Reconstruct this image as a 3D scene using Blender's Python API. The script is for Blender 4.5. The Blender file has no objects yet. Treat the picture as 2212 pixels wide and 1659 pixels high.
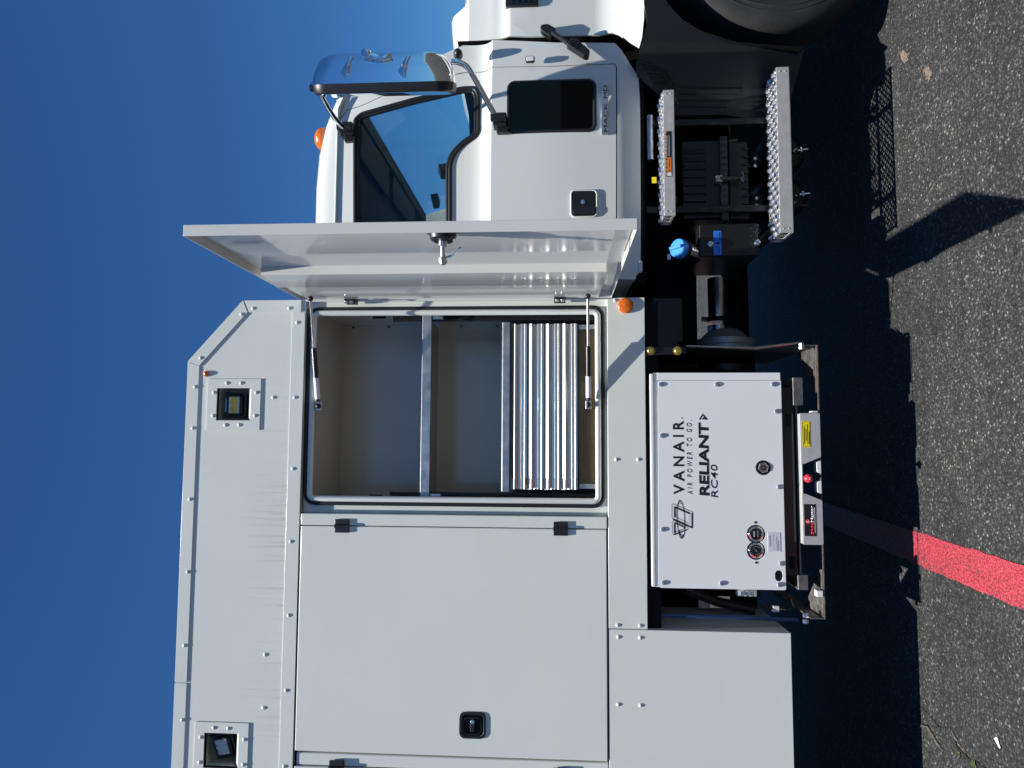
import bpy, bmesh, math, random
from mathutils import Vector, Matrix
random.seed(7)
S = bpy.context.scene
COL = S.collection
rad = math.radians
# ------------------------------------------------------------------ camera
FPX, YAW, PIT = 1534.0, rad(4.5), rad(3.7)
CAM = Vector((0, -3.0, 1.5))
FW = Vector((math.sin(YAW)*math.cos(PIT), math.cos(YAW)*math.cos(PIT), math.sin(PIT)))
RT = Vector((math.cos(YAW), -math.sin(YAW), 0))
UP = RT.cross(FW)
cd = bpy.data.cameras.new('camera'); cam = bpy.data.objects.new('camera', cd); COL.objects.link(cam)
cd.sensor_width = 36; cd.lens = FPX/2212*36; cd.clip_start = 0.05; cd.clip_end = 3000
m = Matrix((-UP, RT, -FW)).transposed().to_4x4(); m.translation = CAM      # phone held upright: picture stored on its side
cam.matrix_world = m
S.camera = cam
S.render.resolution_x, S.render.resolution_y = 1024, 768
# ------------------------------------------------------------------ light
SUN = Vector((-0.112, -0.25, 1)).normalized()
EL = math.asin(SUN.z)
w = bpy.data.worlds.new('World'); S.world = w; w.use_nodes = True
nt = w.node_tree; bg = nt.nodes['Background']
sky = nt.nodes.new('ShaderNodeTexSky'); sky.sky_type = 'NISHITA'; sky.sun_disc = False
sky.sun_elevation = EL; sky.sun_rotation = math.atan2(SUN.x, SUN.y)
sky.altitude = 600; sky.air_density = 1.0; sky.dust_density = 0.1; sky.ozone_density = 2.5
hs = nt.nodes.new('ShaderNodeMix'); hs.data_type = 'RGBA'; hs.blend_type = 'MULTIPLY'; hs.inputs[0].default_value = 1
hs.inputs[7].default_value = (.37, .77, 1.20, 1)          # the clear, deep blue of the phone picture
nt.links.new(sky.outputs[0], hs.inputs[6]); nt.links.new(hs.outputs[2], bg.inputs[0])
bg.inputs[1].default_value = 0.05
sl = bpy.data.lights.new('sun', 'SUN'); so = bpy.data.objects.new('sun', sl); COL.objects.link(so)
sl.energy = 5.0; sl.angle = rad(0.53); sl.color = (1, .965, .91)
so.rotation_euler = SUN.to_track_quat('Z', 'Y').to_euler(); so.location = (-3, -6, 12)
S.view_settings.view_transform = 'Standard'; S.view_settings.look = 'None'
S.view_settings.exposure = 0.6; S.view_settings.gamma = 1
S.render.engine = 'CYCLES'
S.cycles.max_bounces = 8; S.cycles.transparent_max_bounces = 12
# ------------------------------------------------------------------ measuring: a place in the photograph + its distance -> a point of the truck
VIEWS = {'D': (0, 1, 0), 'z1': (630.9, .3968, 0), 'z2': (1344.1, .3969, 0), 'z3': (329.2, .3967, 438.9), 'z4': (630.9, .3472, 603.5),
 'z5': (1261.8, .3306, 548.6), 'z6': (1316.7, .3716, 1042.3), 'z7': (329.2, .3716, 1042.3), 'z8': (1645.8, .5042, 822.9),
 'a1': (960.1, .2117, 0), 'a2': (658.3, .1984, 82.3), 'a3': (713.2, .1984, 164.6), 'a4': (1371.5, .248, 0), 'a5': (1371.5, .1984, 274.3),
 'a6': (1371.5, .1984, 548.6), 'a7': (1371.5, .2645, 850.3), 'a8': (877.8, .248, 449.9), 'b1': (356.6, .1653, 630.9), 'b2': (1371.5, .1985, 768),
 'b3': (1618.4, .2645, 685.8), 'b4': (1371.5, .1984, 1234.4), 'b5': (987.5, .1612, 905.2), 'b6': (384, .1488, 1525.1),
 'b7': (1700.7, .2645, 274.3), 'b8': (1920.1, .3386, 1097.2), 'e1': (1442.8, .10952, 1069.8)}
def ray(v, a, b):
    ox, s, oy = VIEWS[v]; x = ox+s*a; y = oy+s*b
    return FW + RT*((829.5-y)/FPX) + UP*((1106-x)/FPX)
def P(v, a, b, Y=0.0):
    r = ray(v, a, b); return CAM + r*((Y-CAM.y)/r.y)
def PX(v, a, b, X):
    r = ray(v, a, b); return CAM + r*((X-CAM.x)/r.x)
def G(v, a, b, Z=0.0):
    r = ray(v, a, b); return CAM + r*((Z-CAM.z)/r.z)
def XZ(v, pts, Y=0.0):
    return [(p.x, p.z) for p in (P(v, a, b, Y) for a, b in pts)]
def rect(v, a0, a1, b0, b1, Y=0.0):
    """x-range and z-range of a picture rectangle on the plane Y"""
    c = [P(v, a, b, Y) for a in (a0, a1) for b in (b0, b1)]
    return ((c[1].x+c[3].x)/2, (c[0].x+c[2].x)/2, (c[2].z+c[3].z)/2, (c[0].z+c[1].z)/2)
# ------------------------------------------------------------------ materials
MATS = {}
def N(t, kind, **kw):
    n = t.nodes.new(kind)
    for k, v in kw.items():
        if k in n.inputs.keys(): n.inputs[k].default_value = v
        else: setattr(n, k, v)
    return n
def ramp(t, stops):
    n = t.nodes.new('ShaderNodeValToRGB'); e = n.color_ramp.elements
    while len(e) < len(stops): e.new(.5)
    for el, (p, c) in zip(e, stops):
        el.position = p; el.color = (c, c, c, 1) if isinstance(c, (int, float)) else (*c, 1)
    return n
def pbr(name, col, rough=.5, metal=0., var=0., vscale=6., bump=0., bscale=60., coat=0., rvar=0., spec=.5, streak=0., zone=None, brushed=None):
    mt = bpy.data.materials.new(name); mt.use_nodes = True; t = mt.node_tree; b = t.nodes['Principled BSDF']
    b.inputs['Base Color'].default_value = (*col, 1); b.inputs['Roughness'].default_value = rough; b.inputs['Metallic'].default_value = metal
    b.inputs['Specular IOR Level'].default_value = spec
    if coat: b.inputs['Coat Weight'].default_value = coat; b.inputs['Coat Roughness'].default_value = .06
    geo = N(t, 'ShaderNodeNewGeometry')
    mp = N(t, 'ShaderNodeMapping'); t.links.new(geo.outputs['Position'], mp.inputs[0])
    if brushed: mp.inputs['Scale'].default_value = brushed
    cur = None
    if var:
        n = N(t, 'ShaderNodeTexNoise', Scale=vscale, Detail=6., Roughness=.6); t.links.new(mp.outputs[0], n.inputs['Vector'])
        r = ramp(t, [(.3, 1-var), (.7, 1+var*.4)]); t.links.new(n.outputs[0], r.inputs[0])
        mx = N(t, 'ShaderNodeMix', data_type='RGBA', blend_type='MULTIPLY'); mx.inputs[0].default_value = 1
        mx.inputs[6].default_value = (*col, 1); t.links.new(r.outputs[0], mx.inputs[7]); cur = mx.outputs[2]
        if rvar:
            mr = N(t, 'ShaderNodeMapRange'); mr.inputs[3].default_value = rough-rvar; mr.inputs[4].default_value = rough+rvar
            t.links.new(n.outputs[0], mr.inputs[0]); t.links.new(mr.outputs[0], b.inputs['Roughness'])
    if streak:      # run-off dirt: thin upright streaks in patches
        ms = N(t, 'ShaderNodeMapping'); ms.inputs['Scale'].default_value = (30, 6, 1.1); t.links.new(geo.outputs['Position'], ms.inputs[0])
        n1 = N(t, 'ShaderNodeTexNoise', Scale=2.2, Detail=5., Roughness=.65); t.links.new(ms.outputs[0], n1.inputs['Vector'])
        n2 = N(t, 'ShaderNodeTexNoise', Scale=1.7, Detail=3.); t.links.new(geo.outputs['Position'], n2.inputs['Vector'])
        r1 = ramp(t, [(.60, 0), (.78, 1)]); t.links.new(n1.outputs[0], r1.inputs[0])
        r2 = ramp(t, [(.48, 0), (.68, 1)]); t.links.new(n2.outputs[0], r2.inputs[0])
        mm = N(t, 'ShaderNodeMath', operation='MULTIPLY'); t.links.new(r1.outputs[0], mm.inputs[0]); t.links.new(r2.outputs[0], mm.inputs[1])
        m3 = N(t, 'ShaderNodeMath', operation='MULTIPLY'); t.links.new(mm.outputs[0], m3.inputs[0]); m3.inputs[1].default_value = streak
        if zone:    # dirt washed down onto the ledge of the flange, thinning out upwards
            sx = N(t, 'ShaderNodeSeparateXYZ'); t.links.new(geo.outputs['Position'], sx.inputs[0])
            zr2 = N(t, 'ShaderNodeMapRange'); t.links.new(sx.outputs[2], zr2.inputs[0])
            for k_, v_ in ((1, zone[0]), (2, zone[1]), (3, 1.), (4, .10)): zr2.inputs[k_].default_value = v_
            m4 = N(t, 'ShaderNodeMath', operation='MULTIPLY'); t.links.new(zr2.outputs[0], m4.inputs[0]); t.links.new(m3.outputs[0], m4.inputs[1]); m3 = m4
            r1.color_ramp.elements[0].position = .52; r1.color_ramp.elements[1].position = .72
            r2.color_ramp.elements[0].position = .44; r2.color_ramp.elements[1].position = .60
        mx = N(t, 'ShaderNodeMix', data_type='RGBA'); t.links.new(m3.outputs[0], mx.inputs[0])
        if cur: t.links.new(cur, mx.inputs[6])
        else: mx.inputs[6].default_value = (*col, 1)
        mx.inputs[7].default_value = (.36, .32, .26, 1); cur = mx.outputs[2]
    if cur: t.links.new(cur, b.inputs['Base Color'])
    if bump:
        n = N(t, 'ShaderNodeTexNoise', Scale=bscale, Detail=3.); t.links.new(mp.outputs[0], n.inputs['Vector'])
        bp = N(t, 'ShaderNodeBump', Strength=bump, Distance=.002 if bscale > 4 else .004); t.links.new(n.outputs[0], bp.inputs['Height']); t.links.new(bp.outputs[0], b.inputs['Normal'])
    MATS[name] = mt; return mt
pbr('body_paint', (.705, .735, .672), .20, var=.05, vscale=1.6, bump=.45, bscale=2.6, streak=.22, rvar=.06)
pbr('panel_paint', (.705, .735, .672), .20, var=.05, vscale=1.6, bump=.45, bscale=2.6, streak=.85, zone=(2.655, 2.84), rvar=.06)
pbr('cab_paint', (.695, .715, .672), .16, var=.02, vscale=2, bump=.02, bscale=14, coat=.4)
pbr('box_paint', (.79, .79, .78), .38, var=.02, vscale=3, bump=.04, bscale=300)
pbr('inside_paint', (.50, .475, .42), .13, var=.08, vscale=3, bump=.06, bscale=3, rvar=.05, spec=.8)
pbr('door_inside', (.69, .685, .64), .13, var=.03, vscale=3, bump=.04, bscale=6)
pbr('seal_rubber', (.012, .012, .013), .45, var=.2, vscale=40)
pbr('black_plastic', (.012, .012, .013), .42, var=.25, vscale=30, bump=.1, bscale=220)
pbr('fender_plastic', (.016, .017, .019), .36, var=.2, vscale=8, bump=.15, bscale=260)
pbr('black_paint', (.010, .010, .011), .32, var=.3, vscale=9, bump=.05, bscale=40)
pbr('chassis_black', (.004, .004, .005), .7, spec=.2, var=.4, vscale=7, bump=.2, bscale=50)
pbr('tyre_rubber', (.024, .0235, .022), .78, var=.55, vscale=9, bump=.2, bscale=120)
pbr('steel_rim', (.55, .55, .54), .35, 1.)
pbr('chrome', (.86, .87, .88), .035, 1.)
pbr('zinc', (.72, .73, .74), .28, 1., var=.15, vscale=60)
pbr('yellow_zinc', (.72, .52, .14), .38, .9, var=.2, vscale=60)
pbr('galvanised', (.52, .53, .54), .42, 1., var=.25, vscale=26, rvar=.12, bump=.05)
pbr('step_aluminium', (.56, .535, .50), .5, .35, var=.12, vscale=40, bump=.1, bscale=400)
pbr('tread_aluminium', (.88, .88, .88), .36, 1., var=.15, vscale=50)
pbr('drawer_aluminium', (.86, .845, .815), .33, 1., var=.04, vscale=8, brushed=(1, 40, 60))
pbr('end_cap_grey', (.17, .175, .19), .5)
pbr('brushed_steel', (.20, .135, .08), .3, 1., var=.3, vscale=10, brushed=(1, 30, 40), rvar=.1)
pbr('worn_steel', (.30, .285, .27), .5, .85, var=.55, vscale=22, rvar=.2)
pbr('rust_steel', (.20, .155, .115), .6, .4, var=.6, vscale=30)
pbr('pipe_steel', (.55, .54, .52), .25, 1., var=.4, vscale=18)
pbr('slide_aluminium', (.58, .58, .57), .45, .4, var=.10, vscale=30, bump=.1, bscale=300)
pbr('amber_lens', (.80, .16, .008), .16, var=.25, vscale=90, bump=.5, bscale=240, coat=.5)
pbr('clear_lens', (.80, .80, .78), .1, var=.1, vscale=80, coat=.5)
pbr('led_yellow', (.90, .66, .10), .5, var=.15, vscale=200)
pbr('led_silver', (.70, .69, .67), .25, .15, var=.2, vscale=200)
pbr('blue_cap', (.06, .30, .85), .35, var=.1, vscale=60)
pbr('blue_label', (.02, .20, .72), .4)
pbr('blue_hose', (.02, .06, .16), .5)
pbr('red_knob', (.70, .03, .05), .28, coat=.3)
pbr('red_print', (.75, .03, .05), .4)
pbr('white_print', (.80, .80, .80), .5)
pbr('black_print', (.010, .010, .012), .45)
pbr('navy_print', (.012, .012, .10), .45)
pbr('grey_print', (.30, .30, .32), .5)
pbr('yellow_label', (.85, .68, .01), .4)
pbr('orange_label', (.85, .20, .02), .4)
pbr('grey_label', (.62, .63, .68), .45, var=.05, vscale=80)
pbr('badge_silver', (.55, .58, .62), .25, .9, var=.1, vscale=90)
pbr('cab_inside', (.018, .020, .023), .6, var=.2, vscale=8)
pbr('dash_grey', (.09, .09, .095), .6, var=.2, vscale=9)
pbr('headliner', (.035, .04, .042), .8, var=.2, vscale=12)
pbr('weed_green', (.075, .115, .03), .6, var=.3, vscale=90)
pbr('grit', (.22, .205, .18), .9, var=.7, vscale=60)
pbr('paper_white', (.75, .74, .70), .7)
pbr('grey_print2', (.12, .12, .13), .5)
def glassy(name, tint, rough=0., f0=.022):
    mt = bpy.data.materials.new(name); mt.use_nodes = True; t = mt.node_tree
    out = t.nodes['Material Output']; t.nodes.remove(t.nodes['Principled BSDF'])
    tr = N(t, 'ShaderNodeBsdfTransparent'); tr.inputs[0].default_value = (*tint, 1)
    gl = N(t, 'ShaderNodeBsdfGlossy'); gl.inputs['Roughness'].default_value = rough
    lw = N(t, 'ShaderNodeLayerWeight'); lw.inputs[0].default_value = .5
    pw = N(t, 'ShaderNodeMath', operation='POWER'); t.links.new(lw.outputs['Facing'], pw.inputs[0]); pw.inputs[1].default_value = 5
    fr = N(t, 'ShaderNodeMath', operation='MULTIPLY_ADD'); t.links.new(pw.outputs[0], fr.inputs[0]); fr.inputs[1].default_value = .85; fr.inputs[2].default_value = f0
    mx = N(t, 'ShaderNodeMixShader'); t.links.new(fr.outputs[0], mx.inputs[0]); t.links.new(tr.outputs[0], mx.inputs[1]); t.links.new(gl.outputs[0], mx.inputs[2])
    t.links.new(mx.outputs[0], out.inputs[0]); MATS[name] = mt
glassy('window_glass', (.90, .97, .975)); glassy('dark_glass', (.25, .27, .28), 0., .02); glassy('gauge_glass', (.93, .94, .93))
def asphalt(name, paint=None):
    mt = bpy.data.materials.new(name); mt.use_nodes = True; t = mt.node_tree; b = t.nodes['Principled BSDF']; L = t.links.new
    geo = N(t, 'ShaderNodeNewGeometry'); pos = geo.outputs['Position']
    def noise(s, d=5., r=.6):
        n = N(t, 'ShaderNodeTexNoise', Scale=s, Detail=d, Roughness=r); L(pos, n.inputs['Vector']); return n.outputs[0]
    vo = N(t, 'ShaderNodeTexVoronoi', Scale=120.); L(pos, vo.inputs['Vector'])
    vo2 = N(t, 'ShaderNodeTexVoronoi', Scale=58.); L(pos, vo2.inputs['Vector'])
    sep = N(t, 'ShaderNodeSeparateColor'); L(vo.outputs['Color'], sep.inputs[0])
    sep2 = N(t, 'ShaderNodeSeparateColor'); L(vo2.outputs['Color'], sep2.inputs[0])
    stone = ramp(t, [(0, (.026, .026, .027)), (.5, (.046, .046, .047)), (.80, (.076, .075, .073)), (.95, (.11, .107, .10)), (.99, (.25, .24, .22))])
    L(sep.outputs[0], stone.inputs[0])
    edge = ramp(t, [(.22, 1), (.60, .42)]); L(vo.outputs['Distance'], edge.inputs[0])
    mu = N(t, 'ShaderNodeMix', data_type='RGBA', blend_type='MULTIPLY'); mu.inputs[0].default_value = 1
    L(stone.outputs[0], mu.inputs[6]); L(edge.outputs[0], mu.inputs[7])
    # bigger pale stones, thick in worn patches
    big = ramp(t, [(.88, 0), (.90, 1)]); L(sep2.outputs[1], big.inputs[0])
    inn = ramp(t, [(.22, 1), (.36, 0)]); L(vo2.outputs['Distance'], inn.inputs[0])
    pat = ramp(t, [(.47, .05), (.66, 1)]); L(noise(1.3, 4.), pat.inputs[0])
    m1 = N(t, 'ShaderNodeMath', operation='MULTIPLY'); L(big.outputs[0], m1.inputs[0]); L(inn.outputs[0], m1.inputs[1])
    m2 = N(t, 'ShaderNodeMath', operation='MULTIPLY'); L(m1.outputs[0], m2.inputs[0]); L(pat.outputs[0], m2.inputs[1])
    tan = N(t, 'ShaderNodeMix', data_type='RGBA'); L(m2.outputs[0], tan.inputs[0]); L(mu.outputs[2], tan.inputs[6]); tan.inputs[7].default_value = (.235, .21, .165, 1)
    # broad tone of the surface
    br0 = ramp(t, [(.3, .66), (.7, 1.26)]); L(noise(1.1, 9., .68), br0.inputs[0])
    mp = N(t, 'ShaderNodeMapping'); mp.inputs['Scale'].default_value = (.9, 7., 1); L(pos, mp.inputs[0])
    ns = N(t, 'ShaderNodeTexNoise', Scale=1.6, Detail=7., Roughness=.65); L(mp.outputs[0], ns.inputs['Vector'])
    br1 = ramp(t, [(.32, .80), (.68, 1.18)]); L(ns.outputs[0], br1.inputs[0])
    oil = ramp(t, [(.66, 1), (.74, .62)]); L(noise(3.1, 3.), oil.inputs[0])
    brm = N(t, 'ShaderNodeMix', data_type='RGBA', blend_type='MULTIPLY'); brm.inputs[0].default_value = 1; L(br0.outputs[0], brm.inputs[6]); L(br1.outputs[0], brm.inputs[7])
    br = N(t, 'ShaderNodeMix', data_type='RGBA', blend_type='MULTIPLY'); br.inputs[0].default_value = 1; L(brm.outputs[2], br.inputs[6]); L(oil.outputs[0], br.inputs[7])
    col = N(t, 'ShaderNodeMix', data_type='RGBA', blend_type='MULTIPLY'); col.inputs[0].default_value = 1
    L(tan.outputs[2], col.inputs[6]); L(br.outputs[2], col.inputs[7]); c = col.outputs[2]
    rough = .82
    if paint:
        wn = noise(85., 8., .75); wl2 = noise(4.5, 4.); wa = N(t, 'ShaderNodeMath', operation='MULTIPLY_ADD'); L(wl2, wa.inputs[0]); wa.inputs[1].default_value = .45; L(wn, wa.inputs[2])
        wear = ramp(t, [(.74, 1), (.90, 0)]); L(wa.outputs[0], wear.inputs[0])
        pits = ramp(t, [(.30, 1), (.60, .55)]); L(vo.outputs['Distance'], pits.inputs[0])
        pc = N(t, 'ShaderNodeMix', data_type='RGBA', blend_type='MULTIPLY'); pc.inputs[0].default_value = 1; pc.inputs[6].default_value = (*paint, 1); L(pits.outputs[0], pc.inputs[7])
        pv = N(t, 'ShaderNodeMix', data_type='RGBA'); L(wear.outputs[0], pv.inputs[0]); L(c, pv.inputs[6]); L(pc.outputs[2], pv.inputs[7]); c = pv.outputs[2]; rough = .6
    L(c, b.inputs['Base Color']); b.inputs['Roughness'].default_value = rough; b.inputs['Specular IOR Level'].default_value = .35
    h = N(t, 'ShaderNodeMath', operation='MULTIPLY'); L(vo.outputs['Distance'], h.inputs[0]); h.inputs[1].default_value = -1
    h2 = N(t, 'ShaderNodeMath', operation='ADD'); L(h.outputs[0], h2.inputs[0]); L(sep.outputs[1], h2.inputs[1])
    h3 = N(t, 'ShaderNodeMath', operation='ADD'); L(h2.outputs[0], h3.inputs[0]); L(noise(60., 3.), h3.inputs[1])
    bp = N(t, 'ShaderNodeBump', Strength=.75, Distance=.0045); L(h3.outputs[0], bp.inputs['Height']); L(bp.outputs[0], b.inputs['Normal'])
    MATS[name] = mt
asphalt('asphalt'); asphalt('dried_mud', (.27, .215, .165)); asphalt('stripe_paint', (.53, .055, .08))
pbr('crack_dark', (.012, .012, .012), .9, var=.3, vscale=40); pbr('sand_fill', (.125, .108, .085), .95, var=.4, vscale=120, bump=.4, bscale=300)
# ------------------------------------------------------------------ builders
WORLD = {}
def link(o, parent, origin):
    while parent and parent.parent and parent.parent.parent: parent = parent.parent      # thing > part > sub-part, no deeper
    COL.objects.link(o); WORLD[o.name] = Vector(origin)
    if parent: o.parent = parent; o.location = Vector(origin) - WORLD[parent.name]
    else: o.location = origin
    return o
def thing(name, label, cat, base=(0, 0, 0), group=None):
    o = bpy.data.objects.new(name, None); o.empty_display_size = .1; link(o, None, base)
    o['label'] = label; o['category'] = cat
    if group: o['group'] = group
    return o
def tag(o, label, cat, group=None):
    o['label'] = label; o['category'] = cat
    if group: o['group'] = group
    return o
def finish(bm, name, mat, parent=None, bevel=0., smooth=35, seg=2):
    bmesh.ops.remove_doubles(bm, verts=bm.verts, dist=1e-6)
    bmesh.ops.recalc_face_normals(bm, faces=bm.faces)
    me = bpy.data.meshes.new(name)
    xs = [v.co for v in bm.verts]
    c = Vector(((min(p.x for p in xs)+max(p.x for p in xs))/2, (min(p.y for p in xs)+max(p.y for p in xs))/2, (min(p.z for p in xs)+max(p.z for p in xs))/2))
    for v in bm.verts: v.co -= c
    bm.to_mesh(me); bm.free(); me.materials.append(MATS[mat])
    if smooth:
        me.polygons.foreach_set('use_smooth', [True]*len(me.polygons)); me.set_sharp_from_angle(angle=rad(smooth))
    o = link(bpy.data.objects.new(name, me), parent, c)
    if bevel:
        md = o.modifiers.new('bevel', 'BEVEL'); md.width = bevel; md.segments = seg; md.limit_method = 'ANGLE'; md.angle_limit = rad(40); md.harden_normals = True
    return o
class B:
    def __init__(s): s.bm = bmesh.new()
    def box(s, x0, x1, y0, y1, z0, z1):
        v = [s.bm.verts.new((x, y, z)) for x in (x0, x1) for y in (y0, y1) for z in (z0, z1)]
        for f in ((0, 1, 3, 2), (4, 6, 7, 5), (0, 4, 5, 1), (2, 3, 7, 6), (0, 2, 6, 4), (1, 5, 7, 3)): s.bm.faces.new([v[i] for i in f])
        return s
    def prism(s, pts, a0, a1, axis='y'):
        f = {'y': lambda p, a: (p[0], a, p[1]), 'x': lambda p, a: (a, p[0], p[1]), 'z': lambda p, a: (p[0], p[1], a)}[axis]
        A = [s.bm.verts.new(f(p, a0)) for p in pts]; C = [s.bm.verts.new(f(p, a1)) for p in pts]; n = len(pts)
        s.bm.faces.new(A); s.bm.faces.new(C[::-1])
        for i in range(n): s.bm.faces.new((A[i], C[i], C[(i+1) % n], A[(i+1) % n]))
        return s
    def rings(s, R, cap=True, closed=True):
        V = [[s.bm.verts.new(p) for p in r] for r in R]; n = len(R[0])
        for a, b in zip(V, V[1:]):
            for i in range(n if closed else n-1): s.bm.faces.new((a[i], a[(i+1) % n], b[(i+1) % n], b[i]))
        if cap and closed: s.bm.faces.new(V[0][::-1]); s.bm.faces.new(V[-1])
        return s
    def lathe(s, prof, o, ax, seg=20, cap=True):
        ax = Vector(ax).normalized(); u = ax.orthogonal().normalized(); v = ax.cross(u); o = Vector(o)
        return s.rings([[o + ax*h + (u*math.cos(2*math.pi*k/seg)+v*math.sin(2*math.pi*k/seg))*max(r, 1e-5) for k in range(seg)] for r, h in prof], cap)
    def cyl(s, p0, p1, r, r1=None, seg=16):
        p0, p1 = Vector(p0), Vector(p1); return s.lathe([(r, 0), (r if r1 is None else r1, (p1-p0).length)], p0, p1-p0, seg)
    def tube(s, pts, r, seg=12):
        pts = [Vector(p) for p in pts]; R = []; pu = None
        for i, p in enumerate(pts):
            d = (pts[min(i+1, len(pts)-1)] - pts[max(i-1, 0)]).normalized()
            u = d.orthogonal().normalized() if pu is None else (pu - d*pu.dot(d)).normalized(); pu = u; v = d.cross(u)
            rr = r[i] if isinstance(r, (list, tuple)) else r
            R.append([p + (u*math.cos(2*math.pi*k/seg)+v*math.sin(2*math.pi*k/seg))*rr for k in range(seg)])
        return s.rings(R)
    def ball(s, c, r, seg=16, sc=(1, 1, 1)):
        g = bmesh.ops.create_uvsphere(s.bm, u_segments=seg, v_segments=seg//2, radius=r)
        for v in g['verts']: v.co = Vector((v.co.x*sc[0], v.co.y*sc[1], v.co.z*sc[2])) + Vector(c)
        return s
    def torus(s, c, ax, R, r, seg=32, sub=10):
        ax = Vector(ax).normalized(); u = ax.orthogonal().normalized(); v = ax.cross(u); c = Vector(c); L = []
        for k in range(seg+1):
            a = 2*math.pi*k/seg; d = u*math.cos(a)+v*math.sin(a)
            L.append([c + d*(R+r*math.cos(2*math.pi*j/sub)) + ax*r*math.sin(2*math.pi*j/sub) for j in range(sub)])
        return s.rings(L, cap=False)
    def done(s, name, mat, parent=None, bevel=0., smooth=35, seg=2): return finish(s.bm, name, mat, parent, bevel, smooth, seg)
def smoothed(pts, n=4):
    """Catmull-Rom through points"""
    pts = [Vector(p) for p in pts]; out = []
    for i in range(len(pts)-1):
        a, b, c, d = pts[max(i-1, 0)], pts[i], pts[i+1], pts[min(i+2, len(pts)-1)]
        for k in range(n):
            t = k/n; out.append(.5*((2*b)+(c-a)*t+(2*a-5*b+4*c-d)*t*t+(3*b-a-3*c+d)*t**3))
    return out+[pts[-1]]
def rrect(x0, x1, z0, z1, r, n=5):
    out = []
    for cx, cz, a0 in ((x1-r, z1-r, 0), (x0+r, z1-r, 90), (x0+r, z0+r, 180), (x1-r, z0+r, 270)):
        for k in range(n+1):
            a = rad(a0+90*k/n); out.append((cx+r*math.cos(a), cz+r*math.sin(a)))
    return out
def roundpoly(pts, r, n=4):
    """round the corners of a polygon; r: one radius or one for each corner"""
    out = []; m = len(pts)
    for i in range(m):
        p = Vector(pts[i]); a = Vector(pts[i-1]); b = Vector(pts[(i+1) % m]); rr = r[i] if isinstance(r, (list, tuple)) else r
        rr = min(rr, (a-p).length*.45, (b-p).length*.45)
        if rr < 1e-4: out.append(tuple(p)); continue
        s0 = p+(a-p).normalized()*rr; s1 = p+(b-p).normalized()*rr
        for k in range(n+1):
            t = k/n; out.append(tuple(s0*(1-t)**2+p*2*t*(1-t)+s1*t*t))
    return out
def panel(name, outline, holes, yf, thick, mat, parent, cz=(), cx=(), bevel=.0, smooth=35):
    """sheet in the XZ plane with openings, bent to Y = yf(x, z), of real thickness"""
    bm = bmesh.new()
    for lp in [outline]+list(holes):
        vs = [bm.verts.new((x, 0, z)) for x, z in lp]
        for i in range(len(vs)): bm.edges.new((vs[i], vs[(i+1) % len(vs)]))
    bmesh.ops.triangle_fill(bm, use_beauty=True, use_dissolve=False, edges=bm.edges[:])
    for z in cz: bmesh.ops.bisect_plane(bm, geom=bm.verts[:]+bm.edges[:]+bm.faces[:], plane_co=(0, 0, z), plane_no=(0, 0, 1), dist=1e-5)
    for x in cx: bmesh.ops.bisect_plane(bm, geom=bm.verts[:]+bm.edges[:]+bm.faces[:], plane_co=(x, 0, 0), plane_no=(1, 0, 0), dist=1e-5)
    for f in bm.faces:
        f.normal_update()
        if f.normal.y > 0: f.normal_flip()
    if not callable(yf): k = yf; yf = lambda x, z: k; smooth = 0
    for v in bm.verts: v.co.y = yf(v.co.x, v.co.z)
    front = bm.faces[:]; edges = [e for e in bm.edges if len(e.link_faces) == 1]; back = {}
    for v in bm.verts[:]: back[v] = bm.verts.new(v.co+Vector((0, thick, 0)))
    for f in front: bm.faces.new([back[v] for v in reversed(f.verts)])
    for e in edges:
        f = e.link_faces[0]; a, c = e.verts
        for lp_ in f.loops:
            if lp_.edge == e: a, c = lp_.vert, lp_.link_loop_next.vert
        bm.faces.new((c, a, back[a], back[c]))
    return finish(bm, name, mat, parent, bevel, smooth, 2)
def offs(pts, d):
    """grow (d>0) or shrink a polygon"""
    n = len(pts); ar = sum(pts[i-1][0]*pts[i][1]-pts[i][0]*pts[i-1][1] for i in range(n)); s = 1 if ar > 0 else -1; out = []
    for i in range(n):
        p, a, b = Vector(pts[i]), Vector(pts[i-1]), Vector(pts[(i+1) % n])
        d1 = (p-a).normalized() if (p-a).length > 1e-7 else (b-p).normalized(); d2 = (b-p).normalized() if (b-p).length > 1e-7 else d1
        n1 = Vector((d1.y, -d1.x)); n2 = Vector((d2.y, -d2.x)); nn = (n1+n2)
        nn = nn.normalized() if nn.length > 1e-6 else n1
        out.append(tuple(p+nn*(s*d/max(.5, nn.dot(n1)))))
    return out
def ring(name, outer, inner, y0, y1, mat, parent, bevel=0.):
    b = B(); n = len(outer); assert n == len(inner)
    A = [[b.bm.verts.new((p[0], y, p[1])) for p in lp] for lp, y in ((outer, y1), (outer, y0), (inner, y0), (inner, y1))]
    for k in range(4):
        p, q = A[k], A[(k+1) % 4]
        for i in range(n): b.bm.faces.new((p[i], p[(i+1) % n], q[(i+1) % n], q[i]))
    return b.done(name, mat, parent, bevel)
def loop_tube(pts, r, y, seg=8, sq=1.):
    """closed tube along an XZ loop"""
    b = B(); n = len(pts); R = []
    o1 = [offs(pts, r*math.cos(2*math.pi*k/seg)) for k in range(seg)]
    for i in range(n): R.append([(o1[k][i][0], y+sq*r*math.sin(2*math.pi*k/seg), o1[k][i][1]) for k in range(seg)])
    R.append(R[0]); return b.rings(R, cap=False)
MESH = {}
def inst(key, name, loc, parent, rot=None):
    o = bpy.data.objects.new(name, MESH[key]); link(o, parent, loc)
    if rot: o.rotation_euler = rot
    return o
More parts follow.
